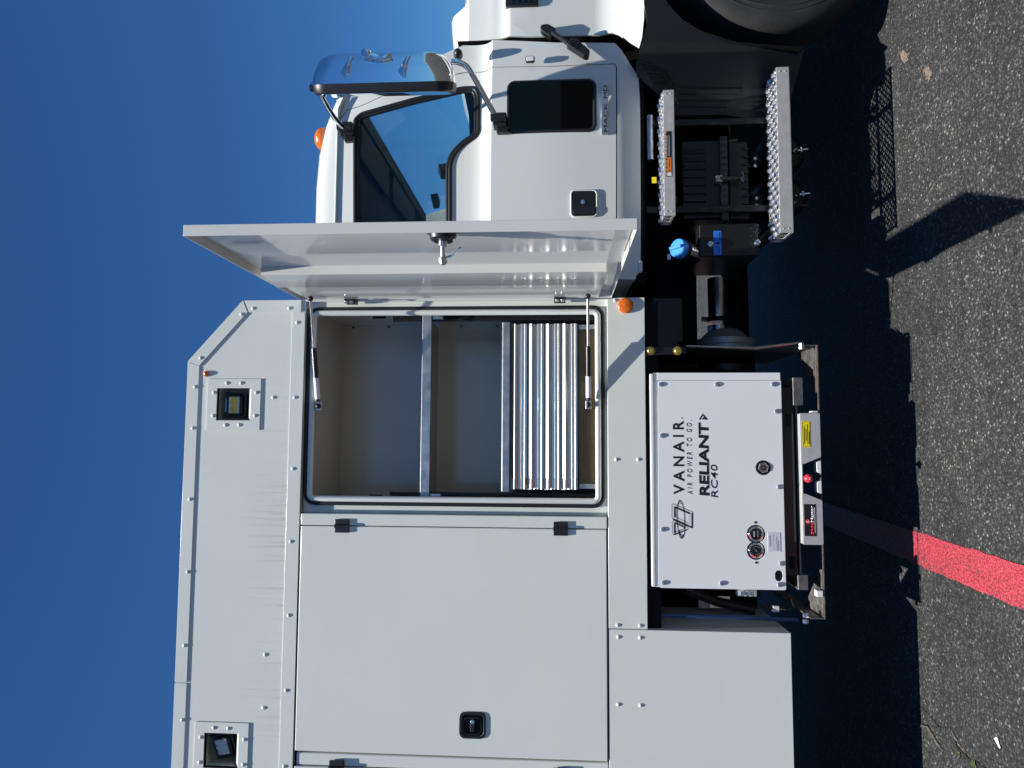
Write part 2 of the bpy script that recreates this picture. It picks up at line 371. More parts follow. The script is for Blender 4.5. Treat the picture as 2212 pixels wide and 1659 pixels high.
def proto(key, b, mat, smooth=35):
    bmesh.ops.remove_doubles(b.bm, verts=b.bm.verts, dist=1e-6); bmesh.ops.recalc_face_normals(b.bm, faces=b.bm.faces)
    me = bpy.data.meshes.new(key); b.bm.to_mesh(me); b.bm.free(); me.materials.append(MATS[mat])
    me.polygons.foreach_set('use_smooth', [True]*len(me.polygons)); me.set_sharp_from_angle(angle=rad(smooth)); MESH[key] = me
def text(s, box, Y, mat, parent, name='lettering', bold=0., shear=0., space=1., thick=.0008, split=False):
    """words on a face looking to -Y, fitted into box (x0, x1, z0, z1)"""
    cu = bpy.data.curves.new(name, 'FONT'); cu.body = s; cu.size = 1; cu.offset = bold; cu.shear = shear; cu.space_character = space; cu.resolution_u = 3
    to = bpy.data.objects.new(name, cu); COL.objects.link(to); dg = bpy.context.evaluated_depsgraph_get()
    me = bpy.data.meshes.new_from_object(to.evaluated_get(dg)); bpy.data.objects.remove(to); bpy.data.curves.remove(cu)
    bm = bmesh.new(); bm.from_mesh(me); bpy.data.meshes.remove(me)
    xs = [v.co.x for v in bm.verts]; ys = [v.co.y for v in bm.verts]; x0, x1, z0, z1 = box
    for v in bm.verts:
        v.co = Vector((x0+(v.co.x-min(xs))/(max(xs)-min(xs))*(x1-x0), Y, z0+(v.co.y-min(ys))/(max(ys)-min(ys))*(z1-z0)))
    for f in bm.faces:
        f.normal_update()
        if f.normal.y > 0: f.normal_flip()
    if split:                                   # every letter its own piece
        bmesh.ops.remove_doubles(bm, verts=bm.verts, dist=1e-6); seen = set(); bm.verts.index_update()
        for v0 in bm.verts:
            if v0.index in seen: continue
            st_, isl = [v0], {v0.index}
            while st_:
                for e in st_.pop().link_edges:
                    for v2 in e.verts:
                        if v2.index not in isl: isl.add(v2.index); st_.append(v2)
            seen |= isl; b2 = bmesh.new(); mp_ = {i_: b2.verts.new(bm.verts[i_].co) for i_ in isl if not bm.verts.ensure_lookup_table()}
            for f in bm.faces:
                if f.verts[0].index in isl: b2.faces.new([mp_[q.index] for q in f.verts])
            r = bmesh.ops.extrude_face_region(b2, geom=b2.faces[:])
            for q in [e for e in r['geom'] if isinstance(e, bmesh.types.BMVert)]: q.co.y -= thick
            finish(b2, 'letter', mat, parent, 0, 0)
        bm.free(); return None
    r = bmesh.ops.extrude_face_region(bm, geom=bm.faces[:])
    for v in [e for e in r['geom'] if isinstance(e, bmesh.types.BMVert)]: v.co.y -= thick
    return finish(bm, name, mat, parent, 0, 0)
# ------------------------------------------------------------------ the setting
b = B(); g = 400.
R0 = [-g, -60, -12, -5, -2, 0, 1.5, 4, 12, 60, g]
vv = [[b.bm.verts.new((x, y, 0)) for y in R0] for x in R0]
for i in range(len(R0)-1):
    for j in range(len(R0)-1): b.bm.faces.new((vv[i][j], vv[i+1][j], vv[i+1][j+1], vv[i][j+1]))
ground = b.done('parking_lot', 'asphalt'); ground['kind'] = 'structure'
sA, sB = G('b8', 160, 145), G('b8', 160, 350); sC, sD = G('b8', 862, 365), G('b8', 862, 650)
def along(p, q, y): t = (y-p.y)/(q.y-p.y); return p.x+(q.x-p.x)*t
b = B(); n = 400; ys = [-7+13.*i/n for i in range(n+1)]
L_ = [b.bm.verts.new((along(sB, sD, y)+random.uniform(-.003, .003), y, .004)) for y in ys]
R_ = [b.bm.verts.new((along(sA, sC, y)+random.uniform(-.003, .003), y, .004)) for y in ys]
for i in range(n): b.bm.faces.new((L_[i], R_[i], R_[i+1], L_[i+1]))
b.done('painted_stripe', 'stripe_paint', ground)
# cracks with sand in them
def crack(view, pts, wd, mat, nm):
    b = B(); c = smoothed([G(view, *p) for p in pts], 6); A, C = [], []
    for i, p in enumerate(c):
        d = (c[min(i+1, len(c)-1)]-c[max(i-1, 0)]).normalized(); nn = Vector((-d.y, d.x, 0)); k = wd*random.uniform(.4, 1.5)*min(1, .25+i*.2, .25+(len(c)-1-i)*.2)
        j = random.uniform(-.004, .004)
        A.append(b.bm.verts.new((*(p+nn*(k+j)).xy, .004))); C.append(b.bm.verts.new((*(p-nn*(k-j)).xy, .004)))
    for i in range(len(c)-1): b.bm.faces.new((A[i], C[i], C[i+1], A[i+1]))
    return b.done(nm, mat, ground)
crack('b8', [(60, 1360), (180, 1385), (245, 1395), (275, 1440), (310, 1500), (350, 1550)], .0045, 'sand_fill', 'sand_line')
crack('b8', [(184, 1378), (250, 1390), (282, 1436), (318, 1498), (356, 1544)], .0035, 'crack_dark', 'crack')
crack('b8', [(200, 1275), (250, 1310), (300, 1370), (335, 1405)], .003, 'crack_dark', 'crack')
crack('b8', [(425, 1480), (440, 1530), (480, 1570), (520, 1610), (560, 1640), (640, 1690), (760, 1760)], .008, 'crack_dark', 'crack')
crack('b8', [(400, 1425), (430, 1470), (455, 1515), (490, 1545)], .004, 'sand_fill', 'sand_line')
def weed(v, a, bb, s, lab):
    b = B(); o = G(v, a, bb)
    for k in range(16):
        an = random.uniform(0, 6.28); ln = s*random.uniform(.5, 1.2); d = Vector((math.cos(an), math.sin(an), 0)); sd = Vector((-d.y, d.x, 0))*.0025
        p0 = o+d*.004; p1 = o+d*ln*.5+Vector((0, 0, ln*.55)); p2 = o+d*ln+Vector((0, 0, ln*.5))
        v_ = [b.bm.verts.new(p) for p in (p0-sd, p0+sd, p1+sd*1.6, p2, p1-sd*1.6)]; b.bm.faces.new(v_)
    tag(b.done('weed', 'weed_green', None, smooth=0), lab, 'weed', 'weeds growing in the crack')
weed('b8', 458, 1570, .016, 'small weed sprouting further up the asphalt crack, nearer the truck')
weed('b8', 560, 1645, .020, 'small weed in the asphalt crack at the very edge of the picture')
b = B(); c = G('b8', 700, 1500); e = [G('b8', *p) for p in ((680, 1470), (694, 1463), (703, 1468), (712, 1505), (721, 1530), (716, 1536), (700, 1506), (690, 1488))]
b.prism([(p.x, p.y) for p in e], .004, .0055, 'z')
tag(b.done('paper_scrap', 'paper_white'), 'narrow white paper scrap lying on the asphalt near the crack', 'litter')
# loose grit lying on the asphalt
b = B(); rg = random.Random(3)
for k in range(1500):
    u, v_ = rg.uniform(-2.2, 1.9), rg.uniform(-1.6, .35)
    if math.sin(u*2.1+1.7)+math.sin(v_*3.3+u)+rg.uniform(-1.2, 1.2) < .3: continue
    r_ = rg.uniform(.0014, .0036)*(1.7 if rg.random() < .06 else 1); vs = []
    for q in ((1, 0, 0), (0, 1, 0), (-1, 0, 0), (0, -1, 0), (0, 0, 1), (0, 0, -.4)):
        vs.append(b.bm.verts.new((u+q[0]*r_*rg.uniform(.7, 1.5), v_+q[1]*r_*rg.uniform(.7, 1.5), .001+r_*.4+q[2]*r_*.8)))
    for i_ in range(4):
        b.bm.faces.new((vs[i_], vs[(i_+1) % 4], vs[4])); b.bm.faces.new((vs[(i_+1) % 4], vs[i_], vs[5]))
grit = b.done('loose_grit', 'grit', None, smooth=0); grit['kind'] = 'stuff'; grit['label'] = 'pale loose grit scattered over the sunlit asphalt'; grit['category'] = 'grit'
# pale worn patches on the asphalt
def blot(v, a, bb, ra, rb, k):
    b = B(); c = G(v, a, bb); ex = (G(v, a+ra, bb)-G(v, a-ra, bb))/2; ey = (G(v, a, bb+rb)-G(v, a, bb-rb))/2
    pts = []
    for i in range(18):
        t = 2*math.pi*i/18; p = c+(ex*math.cos(t)+ey*math.sin(t))*random.uniform(.6, 1.15); pts.append((p.x, p.y))
    b.prism(pts, .0005, .0035, 'z'); b.done('dried_spot', 'dried_mud', ground)
blot('z2', 1537, 310, 26, 34, 0); blot('z2', 1668, 398, 22, 40, 0)
# ------------------------------------------------------------------ the truck
TRUCK = thing('service_truck', 'white service truck with enclosed body, side compartment open, steps below the cab', 'truck', (0.3, 1.2, 0))
T = TRUCK
proto('bolt', B().lathe([(.0082, 0), (.0080, -.0010), (.0068, -.0028), (.0040, -.0041), (0, -.0046)], (0, 0, 0), (0, 1, 0), 12), 'body_paint')
proto('box_bolt', B().lathe([(.0105, 0), (.0105, -.0015), (.0088, -.0045), (.005, -.0062), (0, -.0066)], (0, 0, 0), (0, 1, 0), 12), 'zinc')
proto('screw', B().lathe([(.0045, 0), (.0045, -.001), (0, -.0015)], (0, 0, 0), (0, 1, 0), 8), 'black_print')
def bolts(v, pts, Y, parent, key='bolt', nm='bolt'):
    for a, c in pts: p = P(v, a, c, Y); inst(key, nm, p, parent)
XF, XR = .601, -3.3            # front and rear end of the body
ZT, ZF, ZP, ZS, ZK = 3.115, 2.599, 1.292, 1.134, .562
# --- upper side panel with the two lamp openings
h1 = rect('z3', 350, 540, 1005, 1185); h2 = rect('b6', 378, 890, 382, 905)
def sq(r): return [(r[0], r[2]), (r[1], r[2]), (r[1], r[3]), (r[0], r[3])]
xch, zch = .335, 2.878
up = panel('upper_side_panel', [(XR, ZF), (XF, ZF), (XF, zch), (xch, ZT), (XR, ZT)], [sq(h1), sq(h2)], 0., .022, 'panel_paint', T)
tw = .050
d = Vector((xch-XF, ZT-zch)).normalized(); nrm = Vector((-d.y, d.x)); nrm = nrm if nrm.x < 0 else -nrm
seam_x = P('z7', 180, 1162).x
def trim(pts, y=-.0045):
    o = B().prism(pts, y, .010).done('trim_strip', 'body_paint', T, .0012); return o
a_in = Vector((xch, ZT))+nrm*tw; b_in = Vector((XF, zch))+nrm*tw
xin = XF-tw; zin = ZT-tw
# inner corner points of the mitred trim
def isect(p, dd, x=None, z=None):
    t = (x-p.x)/dd.x if x is not None else (z-p.y)/dd.y; return (p.x+dd.x*t, p.y+dd.y*t)
c1 = isect(a_in, d, z=zin); c2 = isect(b_in, d, x=xin)
t_roof = trim([(seam_x+.002, zin), (c1[0]-.002, zin), (xch-.002, ZT+.003), (seam_x+.002, ZT+.003)])
t_roof2 = trim([(XR, zin), (seam_x-.002, zin), (seam_x-.002, ZT+.003), (XR, ZT+.003)])
t_ch = trim([c1, c2, (XF+.003, zch+.001), (xch, ZT+.003)], -.006)
t_fr = trim([(xin, ZF+.018), (XF+.003, ZF+.018), (XF+.003, zch-.003), (c2[0], c2[1]-.003)])
B().prism([(XR, ZF), (xin-.003, ZF), (xin-.003, ZF+.058), (XR, ZF+.058)], -.0028, .006).done('lower_flange', 'body_paint', up, .0012)
bolts('z3', [(548, 573), (745, 572)], -.0045, t_fr); bolts('z3', [(485, 605), (262, 843)], -.006, t_ch)
bolts('z3', [(232, 1000), (220, 1225)], -.0045, t_roof); bolts('z7', [(217, 97), (205, 520), (185, 947)], -.0045, t_roof)
bolts('z7', [(173, 1380)], -.0045, t_roof2)
bolts('z3', [(788, 650), (775, 1058), (765, 1446)], -.0028, up); bolts('z7', [(803, 343), (792, 772), (777, 1209), (765, 1650)], -.0028, up)
bolts('z3', [(658, 1058)], 0, up); bolts('z7', [(655, 1000), (645, 1310)], 0, up)
# body shell: roof, sloped front, front wall, far side, rear
body = B(); W2 = 2.42
body.prism([(XR, ZT-.004), (xch, ZT-.004), (XF-.002, zch-.002), (XF-.002, 1.14), (XF-.03, 1.14), (XF-.03, zch-.016), (xch-.012, ZT-.03), (XR, ZT-.03)], .0215, W2)
body.box(XR-.03, XR, .0, W2, .56, ZT); body.box(XR, XF-.03, W2-.03, W2, ZS, ZT-.03)
body.done('body_shell', 'body_paint', T)
# lamp recesses
def lamp(h, plate_out, tilt, kind, bl, v):
    po = rect(*plate_out)
    pl = ring('lamp_plate', sq(po), sq((h[0]+.002, h[1]-.002, h[2]+.002, h[3]-.002)), -.005, -.0002, 'body_paint', T, .0008)
    bolts(v, bl, -.005, pl)
    x0, x1, z0, z1 = h; dp = .125
    b = B()
    for q in (((x0, z0), (x0, z1)), ((x0, z1), (x1, z1)), ((x1, z1), (x1, z0)), ((x1, z0), (x0, z0))):
        (a, c), (e, f) = q
        vs = [b.bm.verts.new(p) for p in ((a, .0, c), (e, .0, f), (e, dp, f), (a, dp, c))]; b.bm.faces.new(vs)
    b.bm.faces.new([b.bm.verts.new(p) for p in ((x0, dp, z0), (x1, dp, z0), (x1, dp, z1), (x0, dp, z1))])
    rc = b.done('lamp_recess', 'body_paint', T, smooth=0)
    B().prism([(.001, z0+.0022), (.001, z0+.004), (.024, z0+.021), (.03, z0+.021), (.03, z0+.0022)], x0+.003, x1-.003, 'x').done('recess_sill', 'body_paint', rc)
    # lamp: finned housing, bezel, reflector field with LEDs, bracket
    cx, cz = (x0+x1)/2+tilt[2], (z0+z1)/2+tilt[3]; hw, hh, yy = .044, .033, .030
    M = Matrix.Translation((cx, yy, cz)) @ Matrix.Rotation(rad(tilt[0]), 4, 'Z') @ Matrix.Rotation(rad(tilt[1]), 4, 'Y')
    def put(bb, nm, mat, par, bev=0.):
        for vtx in bb.bm.verts: vtx.co = M @ vtx.co
        return bb.done(nm, mat, par, bev)
    wl = put(B().prism(offs(rrect(-hw, hw, -hh, hh, .010), 0), 0, .03), 'work_lamp', 'black_plastic', T, .002)
    bz = B(); n_ = rrect(-hw, hw, -hh, hh, .010); i_ = offs(n_, -.007)
    A = [[bz.bm.verts.new((p[0], y, p[1])) for p in lp] for lp, y in ((n_, 0), (n_, -.008), (i_, -.008), (i_, 0))]
    for k in range(4):
        for i in range(len(n_)): bz.bm.faces.new((A[k][i], A[k][(i+1) % len(n_)], A[(k+1) % 4][(i+1) % len(n_)], A[(k+1) % 4][i]))
    put(bz, 'bezel', 'black_plastic', wl)
    put(B().prism(offs(n_, -.0075), -.003, .001), 'reflector', 'led_yellow' if kind == 'y' else 'led_silver', wl)
    if kind == 'y':
        for zz in (-1, 1): put(B().prism([(-hw+.009, zz*(hh-.0205)), (hw-.009, zz*(hh-.0205)), (hw-.009, zz*(hh-.0095)), (-hw+.009, zz*(hh-.0095))] , -.0045, -.002), 'mirror_strip', 'paper_white', wl)
        spots = [(-.016, -.009), (.014, -.009), (-.016, .008), (.014, .008)]
    else: spots = [(-.026+.026*i, -.02+.0195*j) for i in range(3) for j in range(3)]
    for sx, sz in spots:
        lb = B().lathe([(.008, 0), (.0085, -.004), (.0055, -.0042), (.004, -.0005), (0, -.0005)], (0, 0, 0), (0, 1, 0), 14)
        for vtx in lb.bm.verts: vtx.co = M @ (vtx.co+Vector((sx, -.003, sz)))
        lb.done('led', 'led_yellow' if kind == 'y' else 'led_silver', wl)
    br = B(); br.box(-hw-.008, hw+.008, .006, .03, -hh-.016, -hh-.005); br.box(-hw-.012, -hw-.002, .0, .035, -hh-.01, hh+.01); br.box(hw+.002, hw+.012, .0, .035, -hh-.01, hh+.01); br.box(-.02, .02, .02, .08, -hh-.015, -hh-.006)
    put(br, 'bracket', 'black_plastic', wl, .002)
    if kind == 'y': put(B().box(-.03, .03, .002, .012, hh+.004, hh+.009), 'clip', 'zinc', wl)
lamp(h1, ('z3', 300, 590, 957, 1235), (0, 0, -.002, .012), 'y', [(405, 980), (483, 980), (335, 1031), (565, 1031), (330, 1157), (558, 1157), (397, 1208), (472, 1208)], 'z3')
lamp(h2, ('b6', 245, 1025, 232, 1050), (-14, -12, .004, .008), 'c', [(520, 315), (733, 325), (330, 453), (962, 487), (315, 817), (948, 852)], 'b6')
p = P('b1', 540, 1068); mk = B().lathe([(.0135, 0), (.013, -.004), (.0108, -.008), (.0065, -.0115), (0, -.013)], p, (0, 1, 0), 16).done('marker_lamp', 'amber_lens', T)
# --- lower panels
low = B().prism([(XR, ZP), (XR, ZK), (-.772, ZK), (-.772, ZP)], 0, .02).done('rear_skirt_panel', 'body_paint', T, .002)
frp = B().box(-.769, XF+.003, -.001, .02, ZS, ZP).done('front_lower_panel', 'body_paint', T, .002)
B().box(-.79, -.772, .0205, .42, ZK+.0, ZS).done('skirt_return', 'body_paint', low, .002)
bolts('z5', [(202, 303), (343, 300), (210, 1343), (353, 1343)], -.001, frp); bolts('z6', [(47, 829), (177, 832)], -.001, frp)
bolts('z6', [(50, 898), (178, 902), (50, 1290), (180, 1295)], 0, low)
p = P('z5', 270, 338, -.001)
rf = B().lathe([(.033, 0), (.033, -.008), (.030, -.012), (.028, -.013), (0, -.0145)], p, (0, 1, 0), 28).done('round_reflector', 'amber_lens', T)
# --- compartment opening: recessed flange, rolled lip, rubber seal
xo0, xo1 = P('D', 980, 1112).x, XF+.0015
YFL = .032
lipR = rect('z4', 122, 1905, 205, 1372, .02)
hole = rrect(lipR[0], lipR[1], lipR[2], lipR[3], .022, 4)
fl = panel('door_frame', [(xo0, ZP-.0), (xo1, ZP-.0), (xo1, ZF), (xo0, ZF)], [hole], YFL, .003, 'body_paint', T)
lp = loop_tube(offs(hole, .000), .013, YFL-.008, 10).done('rolled_lip', 'cab_paint', T, smooth=60)
loop_tube(offs(hole, .020), .0088, YFL-.006, 8).done('rubber_seal', 'seal_rubber', T, smooth=60)
bolts('z4', [(562, 1400), (1437, 1410)], YFL, fl); bolts('z4', [(790, 155), (1228, 150), (1745, 145), (290, 160)], YFL, fl, 'screw', 'screw')
B().box(XF-.004, XF+.0045, .0, YFL, ZP, ZF).done('front_jamb', 'body_paint', T, .001)
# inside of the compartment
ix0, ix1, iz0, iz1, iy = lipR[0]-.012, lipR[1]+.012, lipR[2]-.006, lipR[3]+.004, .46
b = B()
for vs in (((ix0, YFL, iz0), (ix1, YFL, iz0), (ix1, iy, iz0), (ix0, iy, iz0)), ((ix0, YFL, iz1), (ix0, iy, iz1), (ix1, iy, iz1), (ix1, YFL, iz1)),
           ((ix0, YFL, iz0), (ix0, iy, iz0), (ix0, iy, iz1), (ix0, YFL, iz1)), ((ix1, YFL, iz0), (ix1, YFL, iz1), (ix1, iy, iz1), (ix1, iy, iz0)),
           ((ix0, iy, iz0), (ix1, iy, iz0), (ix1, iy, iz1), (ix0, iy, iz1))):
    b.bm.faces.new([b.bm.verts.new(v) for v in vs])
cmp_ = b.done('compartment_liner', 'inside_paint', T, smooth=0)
s_ = rect('z4', 805, 860, 232, 1342, .06)
sh = B().box(ix0+.012, ix1-.012, .06, iy-.01, s_[3]-.004, s_[3]).box(ix0+.012, ix1-.012, .058, .062, s_[2], s_[3]).box(ix0+.012, ix1-.012, .062, .09, s_[2], s_[2]+.003).done('shelf', 'galvanised', T, .0012)
for sx in (ix0+.003, ix1-.038):      # slotted uprights on both side walls
    up_ = B().box(sx, sx+.035, .085, .089, iz0+.01, s_[3]+.14).box(sx, sx+.004, .089, .11, iz0+.01, s_[3]+.14).box(sx+.031, sx+.035, .089, .11, iz0+.01, s_[3]+.14).done('slotted_upright', 'black_paint', T, .0008)
    for k in range(9): B().box(sx+.012, sx+.023, .0835, .0852, iz0+.06+k*.11, iz0+.12+k*.11).done('slot', 'chassis_black', up_)
    B().box(sx+.004, sx+.03, .062, .084, s_[2]-.05, s_[2]-.004).lathe([(.008, 0), (.008, -.008), (0, -.008)], (sx+.017, .062, s_[2]-.03), (0, 1, 0), 6).done('shelf_clip', 'zinc', up_, .001)
proto('plug', B().lathe([(.006, 0), (.006, -.002), (0, -.003)], (0, 0, 0), (0, 1, 0), 8), 'black_print')
for a, c in ((382, 300), (603, 297), (1052, 292), (1278, 290)): inst('plug', 'hole_plug', P('z4', a, c, iy-.001), cmp_)
# --- closed doors, hinge posts, hinges, flush latches
xpost = P('D', 980, 1138).x
def hinge(x, z):
    hb = B().box(x-.028, x+.028, -.012, .0, z-.030, z+.030).cyl((x, -.012, z-.031), (x, -.012, z+.031), .0085, seg=12)
    h = hb.done('hinge', 'black_plastic', T, .0015)
    B().box(x-.0012, x+.0012, -.0212, -.0185, z-.010, z+.010).done('hinge_knuckle', 'chassis_black', h)
def flush_latch(px, pz):
    lt = ring('flush_latch', rrect(px-.053, px+.053, pz-.055, pz+.055, .024), rrect(px-.043, px+.043, pz-.045, pz+.045, .02), -.0085, 0, 'black_plastic', T, .002)
    B().prism(rrect(px-.0435, px+.0435, pz-.0455, pz+.0455, .02), -.003, -.001).done('latch_dish', 'black_paint', lt, .001)
    ring('latch_ridge', rrect(px-.038, px+.03, pz-.036, pz+.04, .02), rrect(px-.035, px+.027, pz-.033, pz+.037, .018), -.006, -.0025, 'black_plastic', lt)
    B().prism(rrect(px-.026, px+.010, pz-.009, pz+.009, .006), -.011, -.002).done('latch_handle', 'black_plastic', lt, .002)
    B().lathe([(.0085, 0), (.0085, -.006), (.007, -.0075), (0, -.0075)], (px+.015, -.006, pz), (0, 1, 0), 16).done('lock_barrel', 'zinc', lt)
def closed_door(x0, x1, latch=True):
    z0, z1 = ZP+.006, ZF-.007
    dr = B().box(x0, x1, -.003, .030, z0, z1).done('compartment_door', 'body_paint', T, .0045, seg=3)
    for hz in (P('D', 740, 1136).z, P('D', 1211, 1143).z): hinge(x1+.0015, hz)
    return dr
pw = xo0-xpost
post = B().box(xpost, xo0-.001, -.003, .034, ZP+.004, ZF-.006).done('hinge_post', 'body_paint', T, .004, seg=3)
xd1 = P('D', 980, 1633).x
closed_door(xd1, xpost-.003)
lp_ = P('z7', 1853, 1408); flush_latch(lp_.x, P('D', 1021, 1565).z)
xq = xd1-.006; post_w = .052
for k in range(2):
    B().box(xq-post_w, xq-.002, .004, .034, ZP+.004, ZF-.012).done('hinge_post', 'body_paint', T, .006, seg=3)
    closed_door(xq-post_w-.003-.92, xq-post_w-.003); flush_latch(xq-post_w-.003-.80, lp_.z); xq = xq-post_w-.003-.92-.006
B().box(XR, XF-.02, .036, .05, ZP, ZF).box(XR, xo0-.02, .052, .06, ZP, ZF) if False else None
B().box(XR, xo0-.0, .036, .04, ZP, ZF).done('door_backing', 'seal_rubber', T)
# --- the open door: a pan standing out at right angles
DX0, DX1 = .598, .632; DY0, DY1 = -1.0, -.028; DZ0, DZ1 = ZP-.018, ZF+.012
od = B().box(DX1-.003, DX1, DY0+.003, DY1, DZ0+.003, DZ1-.003)
od.box(DX0, DX1, DY0, DY0+.003, DZ0, DZ1); od.box(DX0, DX1, DY0+.003, DY1, DZ1-.003, DZ1); od.box(DX0, DX1, DY0+.003, DY1, DZ0, DZ0+.003); od.box(DX0, DX1, DY1-.003, DY1, DZ0+.003, DZ1-.003)
od = od.done('open_compartment_door', 'door_inside', T, .0015)
od['label'] = 'tall white compartment door swung open beside the cab'
# inner pan raised from the skin, with folded strips towards the hinge
yA = PX('a8', 700, 452, DX0).y; yB = PX('a8', 700, 548, DX0).y; yC = PX('a8', 700, 632, DX0).y; yD = PX('a8', 700, 700, DX0).y
zlo, zhi = DZ0+.055, DZ1-.035
prof = [(DY0+.06, DX1-.006), (DY0+.075, DX1-.012), (yA-.01, DX1-.012), (yA+.02, DX1-.008), (yB-.004, DX1-.009), (yB, DX1-.040), (yC-.01, DX1-.055), (yC, DX1-.050), (yC+.02, DX1-.030), (yD, DX1-.036), (DY1-.006, DX1-.032), (DY1-.006, DX1-.0035), (DY0+.06, DX1-.0035)]
b = B(); R = [[(px_, py_, z) for py_, px_ in prof] for z in (zlo, zhi)]
b.rings(R); b.done('inner_pan', 'door_inside', od, .001)
for hz in (P('D', 762, 636).z, P('D', 1209, 632).z):
    hb = B().box(DX0-.016, DX0+.012, -.045, .004, hz-.024, hz+.024).done('hinge', 'black_plastic', od, .0015)
    for k in (-.011, .011): B().lathe([(.009, 0), (.009, -.005), (.006, -.009), (0, -.010)], (DX0-.012, -.055, hz+k), (1, 0, 0), 12).done('hinge_bolt', 'zinc', hb)
# latch mechanism inside the door
lc = PX('D', 957, 503, DX1-.02); o_ = Vector((DX1-.010, lc.y, lc.z))
lt = B().lathe([(.046, 0), (.046, -.006), (.042, -.012), (.038, -.030), (.030, -.036), (0, -.036)], o_, (1, 0, 0), 28).done('latch_cup', 'black_plastic', od)
for k in range(6):
    a = 2*math.pi*(k+.5)/6; B().lathe([(.006, 0), (.006, -.010), (0, -.011)], o_+Vector((-.004, .044*math.cos(a), .044*math.sin(a))), (1, 0, 0), 8).done('latch_screw', 'zinc', lt)
tip = o_+Vector((-.092, .008, 0))
B().tube([o_+Vector((-.036, 0, 0)), o_+Vector((-.05, .001, 0)), o_+Vector((-.051, .001, 0)), tip], [.014, .014, .0075, .0075], 12).done('latch_stud', 'zinc', lt)
B().lathe([(.013, 0), (.013, -.012), (.008, -.022), (0, -.024)], o_+Vector((-.082, .008, 0)), (1, 0, 0), 6).done('latch_nut', 'zinc', lt)
B().tube([o_+Vector((-.084, .010, -.004)), o_+Vector((-.078, .008, -.025)), o_+Vector((-.062, -.008, -.045)), o_+Vector((-.060, -.010, -.058))], [.004, .0045, .0045, .006], 8).done('latch_lever', 'zinc', lt)
# gas struts
def strut(zz, xi, lab):
    p0 = Vector((DX0-.01, -.11, zz)); p1 = Vector((xi, .004, zz-.006)); d_ = (p1-p0)
    st = B().tube([p0, p0+d_*.45], .005, 10).done('gas_strut', 'pipe_steel', T)
    B().tube([p0+d_*.45, p0+d_*.455, p0+d_*.95, p0+d_*.955], [.004, .011, .011, .004], 12).done('strut_cylinder', 'black_paint', st)
    B().tube([p0+d_*.73, p0+d_*.93], .0114, 12).done('strut_label', 'white_print', st)
    for q, dy in ((p0, .0), (p1, .0)): B().ball(q, .012, 12).cyl(q, q+Vector((.012 if q is p0 else 0, 0 if q is p0 else .02, 0)), .006, seg=8).done('strut_joint', 'black_plastic', st)
    B().box(p0.x-.004, p0.x+.028, p0.y-.018, p0.y+.018, zz-.02, zz+.02).done('strut_bracket', 'zinc', st, .002) if False else None
    B().box(p1.x-.018, p1.x+.018, .012, .030, p1.z-.012, p1.z+.012).done('strut_plate', 'zinc', st, .002)
strut(P('z3', 880, 800, -.05).z, P('z3', 900, 1105, .004).x, ''); strut(P('z4', 1838, 420, -.05).z, P('z4', 1862, 780, .004).x, '')
# ------------------------------------------------------------------ drawer cabinet standing in the compartment
dz = rect('b5', 712, 1620, -480, 945, .075); dx0, dx1 = P('z4', 1500, 1306, .075).x, P('z4', 1500, 276, .075).x
DC = thing('drawer_cabinet', 'bare aluminium four drawer tool cabinet inside the open compartment', 'drawer cabinet', ((dx0+dx1)/2, .25, iz0))
lipz = rect('z4', 1305, 1352, 270, 1315, .07)
B().box(dx0-.012, dx1+.006, .07, .42, lipz[3]-.003, lipz[3]).box(dx0-.012, dx1+.006, .068, .0715, lipz[2], lipz[3]-.003).done('top_tray', 'galvanised', DC, .001)
B().box(dx0+.004, dx0+.007, .095, .42, iz0+.012, lipz[2]-.004).box(dx1-.007, dx1-.004, .095, .42, iz0+.012, lipz[2]-.004).box(dx0+.007, dx1-.007, .415, .42, iz0+.012, lipz[2]-.004).done('carcass', 'galvanised', DC)
top, bot = lipz[2]-.006, dz[2]; ph = (top-bot)/4
for k in range(4):
    z1 = top-k*ph; z0 = z1-ph+.003; hgt = z1-z0
    # section of the extruded front: slanted pull lip, hollow grip, bead, flat face
    pr_ = [(.100, z1), (.088, z1), (.070, z1-.017), (.072, z1-.0185), (.090, z1-.021), (.092, z1-.026), (.089, z1-.030), (.093, z1-.034), (.093, z1-.039), (.078, z1-.0415), (.0745, z1-.044), (.0770, z1-.047), (.0770, z1-.058), (.0745, z1-.060), (.0770, z1-.062), (.0770, z0), (.100, z0)]
    dr = B().prism(pr_, dx0, dx1, 'x').done('drawer', 'drawer_aluminium', DC, smooth=25)
    B().box(dx0+.01, dx1-.01, .1005, .40, z0+.006, z1-.012).done('drawer_tray', 'galvanised', dr)
    B().box(dx0-.0008, dx0+.046, .0745, .0768, z0-.0005, z1-.0605).done('end_cap', 'end_cap_grey', dr, .0008)
    B().prism([(.0875, z1+.0004), (.0685, z1-.0172), (.071, z1-.0185), (.091, z1-.002)], dx0-.0008, dx0+.044, 'x').done('lip_cap', 'grey_label', dr)
    if k == 0: B().box(dx0+.020, dx0+.055, .0712, .0745, z1-.066, z1-.061).done('latch_flag', 'red_print', dr)
kz = bot-.006
B().box(dx0+.02, dx1-.02, .13, .135, iz0+.008, kz).done('kick_plate', 'brushed_steel', DC, .001)
for ex in (dx0+.004, dx1-.024): B().box(ex, ex+.020, .082, .128, iz0+.008, kz).done('foot_bracket', 'galvanised', DC, .001)
